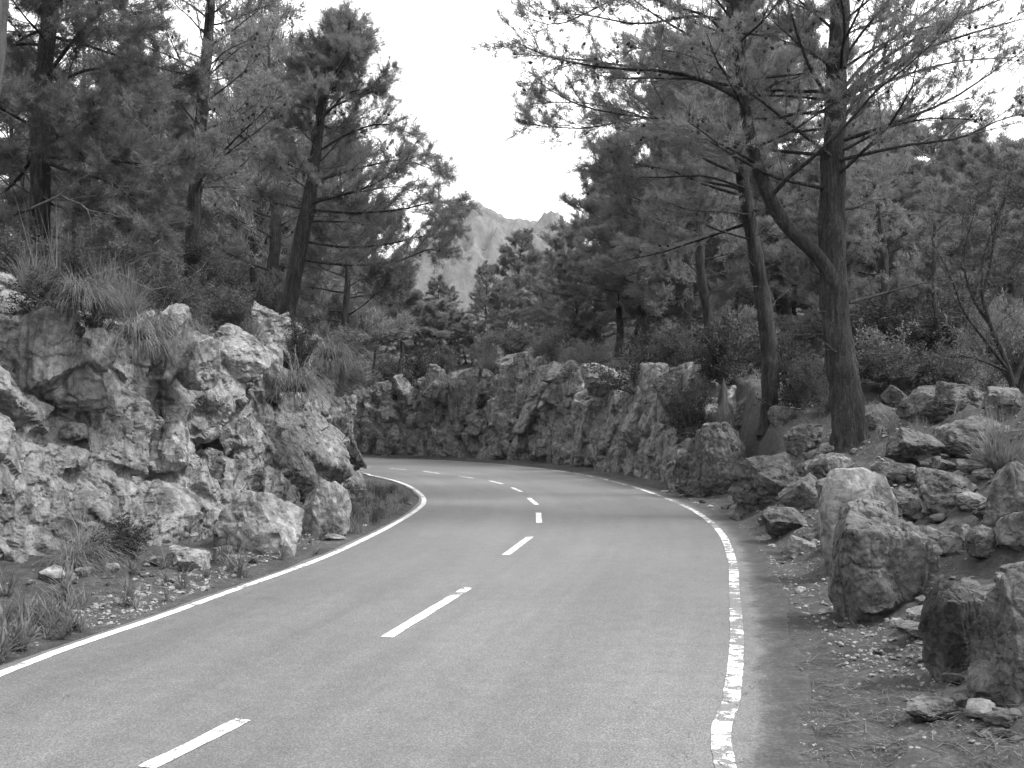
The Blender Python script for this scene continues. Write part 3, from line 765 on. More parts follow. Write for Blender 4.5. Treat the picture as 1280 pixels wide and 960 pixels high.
rocks(22, quad_pick([(880, 612), (960, 600), (1020, 670), (920, 650)]), 0.12, 0.4, 'fallen rock heaped at the toe of the right bank below the broken stump', 'rocks under the stump', 23)
rocks(26, quad_pick([(1180, 850), (1280, 850), (1280, 940), (1200, 900)]), 0.06, 0.18, 'small rock at the near toe of the right bank', 'rocks at the near toe', 24)
rocks(26, quad_pick([(0, 735), (250, 700), (400, 668), (30, 745)]), 0.08, 0.3, 'fallen rock along the foot of the left rock face', 'rocks under the left face', 25)

def gravel():
    """thousands of chips nobody would count"""
    rg = np.random.default_rng(5); D, F = ICO[2]
    base = []
    for k in range(5):
        v, f = rock_shape(400 + k, (1, 0.8, 0.55), 2, 8, 0.0, 0.6); base.append(v)
    Vs = []; Fs = []; n = 0
    areas = [([(905, 650), (935, 650), (1040, 950), (960, 950)], 700, 0.006, 0.02), ([(905, 650), (1005, 650), (1200, 860), (1060, 840)], 1000, 0.012, 0.05), ([(950, 590), (1280, 530), (1280, 700), (1000, 690)], 1500, 0.02, 0.09),
             ([(0, 800), (290, 690), (500, 630), (150, 780)], 1500, 0.012, 0.06), ([(1000, 760), (1280, 860), (1280, 955), (1000, 955)], 220, 0.006, 0.025), ([(640, 583), (860, 624), (905, 650), (640, 585)], 250, 0.02, 0.07)]
    for q, cnt, a, b in areas:
        pk = quad_pick(q); pts = []
        X = np.array([pk(rg) for _ in range(cnt)])
        # unproject to z=0 as first guess, then settle on the ground
        P = np.array([flat(x, max(y, 560), 0.1) for x, y in X])
        for _ in range(4):
            z = ground_z(P[:, 0], P[:, 1]); z = np.clip(z, -0.05, 1.3)
            R = np.array([ray(x, y) for x, y in X]); P = CAM + R * np.minimum((z - CAM[2]) / np.minimum(R[:, 2], -0.004), 40)[:, None]
        z = ground_z(P[:, 0], P[:, 1])
        P = np.column_stack([P[:, :2], z])
        P = P[(P[:, 1] > 3) & (P[:, 1] < 45)]
        for p in P:
            s = a + (b - a) * rg.random() ** 2.5; an = rg.uniform(0, 6.28); c, sn = math.cos(an), math.sin(an)
            v = base[rg.integers(5)] * s
            v = np.column_stack([v[:, 0] * c - v[:, 1] * sn, v[:, 0] * sn + v[:, 1] * c, v[:, 2]]) + [p[0], p[1], p[2] + s * 0.1]
            Vs.append(v); Fs.append(F + n); n += len(v)
    tag(link('gravel', new_mesh('gravel', np.concatenate(Vs), [np.concatenate(Fs)], 'pale_stone', False)), 'pale limestone chips strewn over the dark verges and slope', 'gravel', kind='stuff')
gravel()

# ------------------------------------------------------------------ pines
def rot_about(v, ax, a):
    c, s = math.cos(a), math.sin(a)
    return v * c + np.cross(ax, v) * s + ax * (ax @ v) * (1 - c)

def foliate(mb, A, B, rg, tuft, needles, nl, nw, up=0.25, spread=0.05):
    """needle tufts along twig segments A->B"""
    A = np.asarray(A); B = np.asarray(B); n = len(A)
    ln = np.linalg.norm(B - A, axis=1); k = np.maximum(1, (ln / tuft).astype(int))
    idx = np.repeat(np.arange(n), k); u = rg.random(len(idx)) ** 0.7
    T = (B - A) / (ln[:, None] + 1e-9)
    Pt = A[idx] + (B - A)[idx] * u[:, None]
    idn = np.repeat(np.arange(len(idx)), needles); m = len(idn)
    C = Pt[idn] + rg.normal(size=(m, 3)) * spread
    Dn = T[idx][idn] * 0.9 + rg.normal(size=(m, 3)) * 0.55; Dn[:, 2] += up
    Dn /= np.linalg.norm(Dn, axis=1)[:, None]
    mb.leaves(C, Dn, nl * rg.uniform(0.6, 1.2, m), nw, rg, 0)

def branch_out(tr, cr, P, R, rg, opt):
    """one limb (polyline P, radii R): bark tube in tr, side branches, twigs and needles in cr"""
    tr.tube(P, R, opt.get('limb_sides', 6), 0)
    L = np.sum(np.linalg.norm(np.diff(P, axis=0), axis=1)); n = len(P)
    sA, sB, sra, srb = [], [], [], []; tA, tB = [], []
    ns = max(3, int(L * opt.get('sec', 5.0))); side = rg.integers(2) * 2 - 1
    for s in range(ns):
        u = opt.get('bare', 0.28) + (1 - opt.get('bare', 0.28)) * (s + rg.random()) / ns
        q = min(u * (n - 1), n - 1.001); i = int(q); f = q - i
        p = P[i] * (1 - f) + P[i + 1] * f; t = P[i + 1] - P[i]; t = t / (np.linalg.norm(t) + 1e-9)
        side = -side
        ax = np.array([0, 0, 1.0]) + rg.normal(size=3) * 0.45; ax /= np.linalg.norm(ax)
        d = rot_about(t, ax, side * rg.uniform(0.5, 1.15)); d[2] += rg.uniform(-0.1, 0.35) + opt.get('droop', 0)
        d /= np.linalg.norm(d)
        l2 = (0.22 + 0.30 * L * (1.15 - u)) * rg.uniform(0.6, 1.2); l2 = min(l2, 1.7)
        m = 4; prev = p; r0 = 0.012 * min(1.2, 0.5 + l2 * 0.5)
        for k in range(m):
            d = d + rg.normal(size=3) * 0.14; d[2] += 0.05; d /= np.linalg.norm(d)
            nx = prev + d * l2 / m
            sA.append(prev); sB.append(nx); sra.append(r0 * (1 - k / m * 0.75)); srb.append(r0 * (1 - (k + 1) / m * 0.75))
            if k >= 1: tA.append(prev); tB.append(nx)
            for _ in range(opt.get('twigs', 2)):
                dd = d + rg.normal(size=3) * 0.65; dd[2] += 0.2; dd /= np.linalg.norm(dd)
                lt = rg.uniform(0.12, 0.34) * opt.get('twig_len', 1.0); b = nx + dd * lt
                if k >= 1 or l2 < 0.5: tA.append(nx); tB.append(b); sA.append(nx); sB.append(b); sra.append(0.005); srb.append(0.003)
            prev = nx
    tA.append(P[-2]); tB.append(P[-1])
    ra = np.maximum(sra, opt.get('min_r', 0.0035)); rb = np.maximum(srb, opt.get('min_r', 0.0035) * 0.7)
    cr.prisms(np.array(sA), np.array(sB), ra, rb, 1)
    keep = rg.random(len(tA)) < opt.get('dens', 1.0)
    foliate(cr, np.array(tA)[keep], np.array(tB)[keep], rg, opt.get('tuft', 0.07), opt.get('needles', 16), opt.get('nl', 0.085), opt.get('nw', 0.0055), 0.25, opt.get('spread', 0.05))
    nc = rg.poisson(opt.get('cones', 1.5))
    for _ in range(nc):
        k = rg.integers(len(sA)); c = np.array(sA[k]) + [0, 0, -0.03]
        cone(cr, c, rg)

def cone(cr, c, rg, s=0.034):
    V = np.array([[1, 0, 0], [0.3, .95, 0], [-.8, .6, 0], [-.8, -.6, 0], [.3, -.95, 0], [0, 0, 1.5], [0, 0, -1.3]]) * s
    V = V @ np.linalg.qr(rg.normal(size=(3, 3)))[0] + c
    F = [[i, (i + 1) % 5, 5] for i in range(5)] + [[(i + 1) % 5, i, 6] for i in range(5)]
    cr.add(V, F, 2)

def dead_limb(tr, p, d, L, rg, r=0.014, m=1):
    P = [p]; 
    for k in range(5):
        d = d + rg.normal(size=3) * 0.18; d[2] += 0.02; d /= np.linalg.norm(d); P.append(P[-1] + d * L / 5)
    P = np.array(P); tr.tube(P, np.linspace(r, 0.004, 6), 4, m)
    A, B = [], []
    for k in range(2, 6):
        for _ in range(2):
            dd = d + rg.normal(size=3) * 0.7; dd /= np.linalg.norm(dd); A.append(P[k]); B.append(P[k] + dd * L * rg.uniform(0.1, 0.3))
    tr.prisms(np.array(A), np.array(B), np.full(len(A), 0.005), np.full(len(A), 0.002), m)

def pine_meshes(name, TP, TR, rg, limbs, opt, explicit=(), extra_trunks=(), origin=None, leaf='pine_needles', bark='pine_bark'):
    """TP, TR: trunk points and radii. limbs: dict of the random limbs. explicit: [(points, radius)] limbs placed by hand."""
    tr, cr = MB(), MB()
    T = resample(TP, 26); R = np.interp(np.linspace(0, 1, 26), np.linspace(0, 1, len(TR)), TR)
    fine = opt.get('rings', 40); Tf = resample(TP, fine); Rf = np.interp(np.linspace(0, 1, fine), np.linspace(0, 1, len(TR)), TR)
    zb = np.linalg.norm(Tf - Tf[0], axis=1); Rf = Rf * (1 + 0.55 * np.exp(-zb / 0.28))
    tr.tube(Tf, Rf, opt.get('trunk_sides', 12), 0, rough=0.15, seed=3)
    trunks = [(T, R)]
    for P, r in extra_trunks:
        q = resample(P, 20); rr = np.interp(np.linspace(0, 1, 20), np.linspace(0, 1, len(r)), r); tr.tube(q, rr, 10, 0, rough=0.1, seed=5); trunks.append((q, rr))
    for P, r in explicit:
        q = resample(P, 12); branch_out(tr, cr, q, np.linspace(r * 0.78, 0.006, 12), rg, opt)
    H = T[-1][2] - T[0][2]
    az = rg.uniform(0, 6.28)
    for ti, (q, rr) in enumerate(trunks):
        if ti and not limbs.get('on_extra', True): continue
        f0 = limbs['f0'] if ti == 0 else limbs.get('f0x', 0.35)
        nl = limbs['n'] if ti == 0 else limbs.get('nx', limbs['n'] // 2)
        for k in range(nl):
            f = f0 + (1 - f0) * ((k + rg.random() * 0.8) / nl) ** 0.85
            z = f * (len(q) - 1); i = min(int(z), len(q) - 2); p = q[i] + (q[i + 1] - q[i]) * (z - i); r = rr[i]
            az += 2.4 + rg.normal() * 0.35
            g = (f - f0) / (1 - f0)
            L = limbs['len'](g) * rg.uniform(0.7, 1.15) * (1 + limbs.get('bias', 0) * math.cos(az - limbs.get('az0', 0)))
            if L < 0.25: L = 0.25
            el = limbs.get('el', lambda g: -0.05 + 0.9 * g)(g) + rg.normal() * 0.15
            d = np.array([math.cos(az) * math.cos(el), math.sin(az) * math.cos(el), math.sin(el)])
            P = [p]; m = 8
            for s in range(m):
                d = d + rg.normal(size=3) * 0.09; d[2] += limbs.get('curve', 0.05) * (s / m); d /= np.linalg.norm(d); P.append(P[-1] + d * L / m)
            P = np.array(P)
            if ti == 0 and rg.random() < limbs.get('dead', 0.0) and g < 0.35:
                dead_limb(tr, p, d, L * 0.6, rg, min(0.02, r * 0.3)); continue
            branch_out(tr, cr, P, np.linspace(min(r * 0.36, 0.010 + 0.009 * L), 0.005, m + 1), rg, opt)
    for k in range(limbs.get('stubs', 0)):
        f = rg.uniform(0.12, f0 + 0.1); i = int(f * 25); a = rg.uniform(0, 6.28); d = np.array([math.cos(a), math.sin(a), rg.uniform(-0.15, 0.35)])
        dead_limb(tr, T[i], d / np.linalg.norm(d), rg.uniform(0.4, 1.8), rg, 0.012)
    o = T[0] if origin is None else origin
    return tr.mesh('trunk', [bark, 'dead_wood'], True, o), cr.mesh('crown', [leaf, 'twig_bark', 'cone_scale'], False, o), o

def pine_thing(meshes, loc, label, group=None, rotz=0, scale=1, name='pine_tree', cat='pine tree'):
    e = bpy.data.objects.new(name, None); COL.objects.link(e); e.empty_display_size = 0.3
    e.location = loc; e.rotation_euler = (0, 0, rotz); e.scale = (scale,) * 3 if np.isscalar(scale) else scale
    link('trunk', meshes[0], e); link('crown', meshes[1], e)
    return tag(e, label, cat, group)

# --- the tall pines in front, each laid out from its own trunk and main limbs
def line(pts, d0, d1=None):
    d1 = d0 if d1 is None else d1
    n = len(pts); return np.array([at(x, y, d0 + (d1 - d0) * k / (n - 1)) for k, (x, y) in enumerate(pts)])

def hero_forked():
    rg = np.random.default_rng(21); d = 15.5
    foot = hit(1064, 562); d = foot[1]
    T = line([(1066, 580), (1058, 500), (1046, 410), (1040, 320), (1042, 200), (1045, 120), (1049, 40), (1052, -60), (1056, -200)], d, d + 0.4)
    R = [0.30, 0.27, 0.24, 0.23, 0.20, 0.185, 0.17, 0.14, 0.06]
    F = line([(1046, 372), (1036, 340), (1014, 312), (985, 285), (962, 248), (945, 200), (932, 140), (924, 70), (918, 0), (914, -90), (908, -190)], d, d - 0.6)
    FR = [0.09, 0.125, 0.125, 0.12, 0.115, 0.11, 0.10, 0.09, 0.08, 0.06, 0.03]
    ex = [(line([(1050, 125), (1090, 85), (1150, 45), (1225, 10), (1310, -25)], d, d - 1.0), 0.055),
          (line([(1052, 128), (1120, 78), (1200, 46), (1300, 18)], d, d - 1.6), 0.06),
          (line([(1052, 132), (1110, 102), (1190, 78), (1290, 70)], d, d + 0.8), 0.045),
          (line([(1048, 118), (1100, 60), (1180, 0), (1240, -50)], d, d + 1.5), 0.05),
          (line([(1050, 190), (1110, 160), (1165, 148), (1225, 150)], d, d - 0.6), 0.035),
          (line([(1050, 200), (1130, 182), (1200, 172), (1250, 150), (1300, 138)], d, d + 0.4), 0.045),
          (line([(1046, 92), (1090, 62), (1150, 36), (1200, 30)], d, d - 2), 0.04),
          (line([(1036, 125), (1008, 75), (990, 20), (975, -40)], d, d - 0.8), 0.05),
          (line([(1036, 125), (985, 120), (930, 118), (880, 100)], d, d + 1.2), 0.035),
          (line([(1038, 195), (1000, 165), (950, 125), (900, 88), (850, 66), (790, 60)], d, d - 1.3), 0.045),
          (line([(930, 128), (890, 105), (840, 90), (760, 85), (690, 72), (640, 50)], d - 0.4, d - 1.5), 0.05),
          (line([(926, 70), (890, 25), (850, 10), (790, -10), (720, -30)], d - 0.5, d - 1.8), 0.045),
          (line([(930, 125), (885, 103), (845, 92), (780, 82), (700, 72), (645, 68)], d - 0.4, d + 0.8), 0.06),
          (line([(945, 200), (905, 152), (862, 150), (790, 145), (720, 130), (668, 100)], d - 0.3, d - 0.2), 0.04),
          (line([(922, 30), (870, 20), (800, 30), (740, 20), (690, 15)], d - 0.5, d + 0.6), 0.04),
          (line([(918, 5), (870, -15), (780, -5), (700, 30), (650, 20)], d - 0.5, d + 1.2), 0.04)]
    opt = dict(needles=14, nl=0.09, nw=0.0050, tuft=0.075, dens=0.85, spread=0.025, twigs=2, cones=7, limb_sides=7, sec=4.6, bare=0.22, trunk_sides=28, rings=150)
    m = pine_meshes('forked', T, R, rg, dict(f0=0.42, n=38, len=lambda g: 3.4 - 2.0 * g, el=lambda g: 0.15 + 0.7 * g, dead=0.35, stubs=18, nx=22, f0x=0.4), opt, ex, [(F, FR)], leaf='pine_needles')
    e = pine_thing(m[:2], T[0] - [0, 0, 0.0], 'thick forked pine on the right slope, its low limb curving up to the left')
    mb = MB(); mb.tube(line([(1062, 379), (1110, 365), (1150, 354), (1182, 352)], d - 0.2, d + 1.5) - T[0], [0.022, 0.02, 0.016, 0.008], 6, 0)
    link('broken_branch', mb.mesh('broken_branch', ['pine_bark'], True), e)
hero_forked()

def hero_slender():
    rg = np.random.default_rng(22); foot = hit(960, 532); d = foot[1]
    T = line([(960, 545), (963, 460), (956, 390), (946, 330), (936, 270), (925, 200), (918, 130), (915, 60), (910, -20), (905, -120)], d, d + 0.3)
    R = [0.20, 0.185, 0.175, 0.165, 0.15, 0.13, 0.11, 0.09, 0.07, 0.03]
    ex = [(line([(926, 218), (880, 198), (830, 160), (780, 138), (720, 128), (665, 130)], d, d - 0.8), 0.05),
          (line([(930, 245), (885, 232), (835, 212), (790, 205), (745, 190)], d, d + 1.0), 0.045),
          (line([(928, 180), (870, 150), (800, 148), (735, 160), (680, 158), (664, 155)], d, d + 0.4), 0.045),
          (line([(922, 150), (870, 110), (800, 90), (740, 92)], d, d + 1.6), 0.04),
          (line([(936, 268), (900, 265), (860, 262), (828, 250)], d, d - 1.5), 0.03),
          (line([(940, 300), (890, 285), (850, 262), (800, 250), (775, 238)], d, d + 0.5), 0.03),
          (line([(924, 185), (880, 178), (830, 175), (770, 185)], d, d - 1.6), 0.035),
          (line([(930, 235), (880, 220), (820, 222), (770, 218), (742, 205)], d, d - 1.2), 0.04)]
    opt = dict(needles=15, nl=0.095, nw=0.005, tuft=0.07, dens=0.95, twigs=3, spread=0.03, cones=6, limb_sides=6, sec=6.0, bare=0.2, trunk_sides=22, rings=120)
    m = pine_meshes('slender', T, R, rg, dict(f0=0.42, n=30, bias=0.4, az0=math.pi, len=lambda g: 2.9 - 1.5 * g, el=lambda g: 0.1 + 0.6 * g, dead=0.25, stubs=10), opt, ex)
    pine_thing(m[:2], T[0], 'slender bent pine just left of the thick forked pine')
hero_slender()

def hero_leaning():
    rg = np.random.default_rng(23); d = 23.0
    b = at(346, 446, d); b[2] = gz(b[0], b[1]) - 0.1
    T = np.vstack([b, line([(362, 375), (376, 305), (388, 240), (398, 170), (404, 120), (413, 88), (424, 56)], d, d)])
    R = [0.23, 0.20, 0.175, 0.15, 0.12, 0.09, 0.055, 0.02]
    ex = [(line([(386, 262), (440, 266), (500, 262), (545, 252), (566, 258)], d, d - 1), 0.045),
          (line([(382, 302), (430, 309), (480, 306), (525, 296), (560, 292)], d, d + 0.6), 0.045),
          (line([(380, 325), (430, 331), (490, 328), (535, 312), (548, 316)], d, d - 0.5), 0.045),
          (line([(391, 228), (450, 210), (500, 200), (530, 208), (548, 216)], d, d + 0.3), 0.04),
          (line([(396, 190), (440, 165), (480, 155), (515, 168)], d, d - 0.6), 0.04),
          (line([(402, 150), (430, 120), (456, 112), (478, 120)], d, d), 0.03),
          (line([(408, 115), (432, 80), (445, 66)], d, d - 0.5), 0.022),
          (line([(388, 250), (450, 240), (510, 236), (562, 282)], d, d + 1.5), 0.03),
          (line([(398, 170), (380, 145), (366, 110), (362, 84)], d, d), 0.03),
          (line([(393, 210), (420, 180), (440, 150), (446, 128)], d, d + 0.8), 0.025), (line([(400, 160), (410, 120), (400, 80)], d, d + 0.8), 0.02)]
    opt = dict(needles=14, nl=0.10, nw=0.0048, tuft=0.07, dens=0.9, twigs=3, twig_len=1.2, cones=5, limb_sides=6, sec=6.5, bare=0.12, spread=0.03)
    m = pine_meshes('leaning', T, R, rg, dict(f0=0.34, n=44, len=lambda g: 2.2 - 1.55 * g, bias=0.4, az0=0, el=lambda g: 0.0 + 1.1 * g, dead=0.3, stubs=12), opt, ex)
    pine_thing(m[:2], T[0], 'dense leaning pine on the left crest with long limbs over the road')
hero_leaning()

def hero_straight():
    rg = np.random.default_rng(24); d = 20.0
    b = at(240, 330, d); b[2] = gz(b[0], b[1]) - 0.1
    T = np.vstack([b, line([(241, 285), (247, 200), (255, 110), (262, 20), (266, -60), (268, -150)], d, d)])
    R = [0.16, 0.145, 0.13, 0.11, 0.09, 0.06, 0.02]
    ex = [(line([(247, 245), (275, 200), (320, 165), (350, 140)], d, d - 0.8), 0.03), (line([(250, 160), (215, 120), (180, 100)], d, d + 0.4), 0.025),
          (line([(252, 125), (225, 75), (200, 20)], d, d - 0.4), 0.028), (line([(243, 235), (290, 215), (330, 180)], d, d + 0.6), 0.025),
          (line([(255, 100), (300, 60), (335, 50)], d, d), 0.025), (line([(250, 165), (290, 145), (325, 105)], d, d - 1), 0.025)]
    opt = dict(needles=12, nl=0.09, nw=0.0052, tuft=0.08, dens=0.6, twigs=2, spread=0.02, cones=4, limb_sides=5, sec=5.0, bare=0.2)
    m = pine_meshes('straight', T, R, rg, dict(f0=0.22, n=46, len=lambda g: 2.3 - 1.3 * g, el=lambda g: 0.35 + 0.5 * g, dead=0.2, stubs=8), opt, ex, leaf='pine_needles_pale')
    pine_thing(m[:2], T[0], 'straight open-crowned pine on the left crest, sky showing through it')
hero_straight()

def hero_dark():
    rg = np.random.default_rng(25); d = 17.0
    b = at(52, 330, d); b[2] = gz(b[0], b[1]) - 0.1
    T = np.vstack([b, line([(50, 240), (50, 150), (58, 60), (70, -30), (80, -140), (90, -240)], d, d + 0.3)])
    R = [0.18, 0.165, 0.15, 0.13, 0.11, 0.08, 0.03]
    ex = [(line([(50, 200), (90, 215), (150, 235), (200, 300)], d, d - 1), 0.05), (line([(50, 170), (100, 168), (160, 185), (215, 200)], d, d + 0.8), 0.05),
          (line([(52, 120), (100, 90), (150, 90), (190, 130)], d, d - 0.4), 0.05), (line([(54, 100), (110, 30), (150, 10), (180, 40)], d, d - 1.5), 0.05),
          (line([(50, 250), (90, 262), (140, 265), (190, 260)], d, d + 0.5), 0.035), (line([(50, 260), (20, 268), (-30, 290)], d, d - 1), 0.03)]
    opt = dict(needles=15, nl=0.10, nw=0.0048, tuft=0.06, dens=0.95, twigs=4, twig_len=1.3, spread=0.03, cones=7, limb_sides=6, sec=6.0, bare=0.12, droop=-0.12)
    m = pine_meshes('dark', T, R, rg, dict(f0=0.22, n=48, len=lambda g: 3.1 - 1.6 * g, el=lambda g: -0.1 + 0.7 * g, dead=0.4, stubs=22, curve=0.02), opt, ex, leaf='pine_needles_deep')
    pine_thing(m[:2], T[0], 'dark shaggy pine at upper left with drooping lower limbs')
hero_dark()

def hero_edge():
    rg = np.random.default_rng(26); d = 11.0
    T = line([(-95, 420), (-62, 300), (-33, 180), (-13, 70), (-8, 0), (-10, -90), (-22, -220), (-30, -400)], d, d)
    T[0][2] = gz(T[0][0], T[0][1]) - 0.1
    R = [0.2, 0.18, 0.165, 0.15, 0.14, 0.12, 0.09, 0.03]
    opt = dict(needles=10, nl=0.09, nw=0.006, tuft=0.1, dens=0.7, twigs=2, sec=4)
    m = pine_meshes('edge', T, R, rg, dict(f0=0.62, n=14, len=lambda g: 1.9 - g, bias=-0.5, az0=0), opt, bark='pale_bark')
    pine_thing(m[:2], T[0], 'pale-barked pine trunk cut by the upper left border')
hero_edge()

# --- trees farther back: a few shapes, copied; each stands where the photograph shows it
def variant(seed, kind):
    rg = np.random.default_rng(seed)
    H = 9.0
    wob = np.cumsum(rg.normal(size=(7, 2)) * 0.16, axis=0)
    T = np.column_stack([wob[:, 0], wob[:, 1], np.linspace(-0.15, H, 7)]); T[0, :2] = 0
    R = np.array([0.17, 0.155, 0.14, 0.115, 0.085, 0.05, 0.015])
    if kind == 'bushy':
        lm = dict(f0=0.2, n=44, len=lambda g: 0.6 + 2.1 * math.sin(math.pi * min(1, 0.25 + 0.75 * (1 - g)) * 0.62), el=lambda g: 0.0 + 0.95 * g, dead=0.1, stubs=8)
        op = dict(needles=14, nl=0.17, nw=0.012, tuft=0.11, dens=1.0, twigs=2, cones=1, limb_sides=4, sec=4.2, bare=0.25, min_r=0.006, twig_len=1.3)
    elif kind == 'umbrella':
        lm = dict(f0=0.45, n=34, len=lambda g: 2.6 - 1.6 * g, el=lambda g: 0.15 + 0.5 * g, dead=0.1, stubs=10)
        op = dict(needles=14, nl=0.17, nw=0.012, tuft=0.11, dens=1.0, twigs=2, cones=1, limb_sides=4, sec=4.6, bare=0.3, min_r=0.006, twig_len=1.2)
    else:
        lm = dict(f0=0.25, n=34, len=lambda g: 2.2 - 1.4 * g, el=lambda g: 0.3 + 0.5 * g, dead=0.3, stubs=14)
        op = dict(needles=9, nl=0.15, nw=0.012, tuft=0.14, dens=0.75, twigs=2, cones=2, limb_sides=4, sec=4.0, bare=0.2, min_r=0.006)
    leaf = ['pine_needles', 'pine_needles_pale', 'pine_needles_deep', 'pine_needles'][seed % 4]
    return pine_meshes('v', T, R, rg, lm, op, origin=np.zeros(3), leaf=leaf)[:2]
VAR = [variant(40, 'bushy'), variant(41, 'bushy'), variant(42, 'umbrella'), variant(43, 'open'), variant(44, 'bushy'), variant(46, 'umbrella'), variant(45, 'open'), variant(47, 'bushy')]

BG = [  # px, distance, py of the top, variant, width factor, label
    (108, 31, 20, 3, 1.0, 'pine behind the dark shaggy pine, its stem between that and the straight pine'),
    (18, 29, 95, 4, 1.0, 'bushy pine low behind the pale border trunk'),
    (168, 36, 120, 0, 1.1, 'bushy pine filling the gap below the dark shaggy pine'),
    (205, 42, 150, 1, 1.0, 'pale bushy pine half hidden by the trunk of the straight pine'),
    (292, 38, 12, 3, 1.15, 'tall feathery pine right behind the straight open-crowned pine'),
    (334, 33, 28, 6, 1.0, 'pine with a thin dark stem between the straight pine and the leaning pine'),
    (310, 47, 210, 4, 1.1, 'rounded low pine deep in the shade behind the left crest'),
    (264, 52, 190, 0, 1.2, 'broad pine far back between straight and leaning pine'),
    (378, 44, 120, 1, 1.0, 'bushy pine directly behind the leaning pine'),
    (421, 31, 200, 2, 0.9, 'pine with a bare bent trunk right of the leaning pine'),
    (452, 62, 330, 7, 1.2, 'hazy grey pine at the left end of the far wall'),
    (470, 56, 385, 5, 1.0, 'small thin-stemmed pine on the far wall, left of its taller twin'),
    (502, 54.5, 352, 2, 1.15, 'umbrella-topped pine with a straight dark stem on the far wall'),
    (550, 84, 352, 5, 1.2, 'pine behind the far wall, right under the pale mountain'),
    (604, 90, 342, 0, 1.0, 'bushy pine under the mountain, left of the conical one'),
    (655, 80, 300, 2, 1.15, 'layered conical pine standing out before the mountain'),
    (630, 66, 368, 4, 1.2, 'low bushy pine in front of the layered conical pine'),
    (694, 68, 305, 1, 1.1, 'pale pine between the layered conical pine and the big right-hand wood'),
    (585, 68, 410, 7, 1.3, 'low spreading pine just above the pale crest of the far wall'),
    (738, 60, 250, 7, 1.1, 'leftmost tree of the big wood right of the mountain'),
    (772, 49, 232, 0, 1.2, 'round-topped pine next in the wood after its leftmost tree'),
    (815, 47, 205, 1, 1.2, 'tall pale pine in the wood beneath the sweeping limbs'),
    (728, 52, 330, 4, 1.3, 'low dark pine on the crest of the far wall, middle of the wood edge'),
    (846, 41, 150, 4, 1.1, 'bushy pine left of the thin dark stem'),
    (886, 30, 70, 3, 0.9, 'pine with a thin dark stem left of the slender bent pine'),
    (905, 45, 120, 0, 1.2, 'full-crowned pine hidden behind the slender bent trunk'),
    (990, 46, 60, 1, 1.3, 'broad pine seen between the slender and the forked pine'),
    (1012, 34, 230, 7, 1.1, 'low pine in the gap beside the forked trunk'),
    (1085, 42, 172, 4, 1.2, 'pine just right of the forked trunk, reaching the open sky'),
    (1113, 31, 165, 6, 1.2, 'pine with a crooked stem right of the forked pine'),
    (1150, 44, 185, 0, 1.2, 'round pine whose top borders the bright sky at right'),
    (1176, 27, 230, 3, 1.0, 'pale-stemmed young pine above the right slope'),
    (1205, 38, 212, 7, 1.2, 'bushy pine left of the branching bare shrub'),
    (1252, 34, 205, 1, 1.2, 'pale leafy tree filling the right border'),
    (1300, 30, 225, 4, 1.2, 'tree cut by the right border behind the bare shrub'),
    (1060, 60, 200, 0, 1.4, 'far pine low behind the forked trunk'),
    (960, 62, 180, 7, 1.4, 'far pine behind the slender trunk'),
    (860, 64, 260, 1, 1.4, 'far pine behind the thin dark stem'),
    (1230, 58, 230, 0, 1.5, 'far broad pine at the right, deep in the wood'),
    (1140, 62, 240, 4, 1.5, 'far pine under the round pine at right'),
    (60, 50, 200, 7, 1.5, 'far bushy pine low behind the dark shaggy one'),
    (150, 60, 230, 1, 1.5, 'far pale pine in the left wood'),
    (345, 66, 250, 0, 1.5, 'far broad pine low behind the leaning trunk'),
    (230, 72, 260, 4, 1.5, 'far rounded pine at the very back of the left wood'),
    (410, 74, 300, 7, 1.5, 'far pine behind the bare bent trunk'),
    (525, 96, 372, 1, 1.5, 'distant pale pine under the white scar of the mountain'),
    (672, 92, 326, 0, 1.5, 'distant pine closing the gap right of the layered conical pine'),
    (790, 76, 330, 4, 1.5, 'shaded pine low inside the big wood'),
    (930, 78, 300, 1, 1.6, 'shaded pine low between the two tall trunks and the wood'),
    (1020, 82, 330, 0, 1.6, 'deep shaded pine behind the forked pine foot'),
]
for k, (px, d, top, v, wf, lab) in enumerate(BG):
    p = at(px, 480, d); p[2] = gz(p[0], p[1]); ztop = at(px, top, d)[2]
    s = max(0.25, (ztop - p[2]) / 9.0)
    pine_thing(VAR[v], p, lab, 'pines of the wood behind the rock faces', rotz=(k * 2.39996) % 6.28, scale=(s * wf, s * wf, s))

rgd = np.random.default_rng(77)
for lo, hi, n, d0, d1, t0, t1, lab, grp in [
    (20, 440, 16, 58, 95, 240, 330, 'indistinct pine deep in the left wood, low behind the front trunks', 'deep trees of the left wood'),
    (440, 760, 24, 66, 125, 372, 410, 'indistinct pine low in the distance behind the far rock wall', 'distant trees under the mountain'),
    (760, 1300, 26, 62, 105, 240, 340, 'indistinct pine deep in the right wood, low behind the front trunks', 'deep trees of the right wood')]:
    for k in range(n):
        px = lo + (hi - lo) * (k + rgd.random() * 0.7) / n; d = rgd.uniform(d0, d1)
        p = at(px, 480, d); p[2] = gz(p[0], p[1]); s = max(0.3, (at(px, rgd.uniform(t0, t1), d)[2] - p[2]) / 9.0)
        pine_thing(VAR[[0, 1, 4, 7][rgd.integers(4)]], p, lab, grp, rgd.uniform(0, 6.28), (s * 1.7, s * 1.7, s))

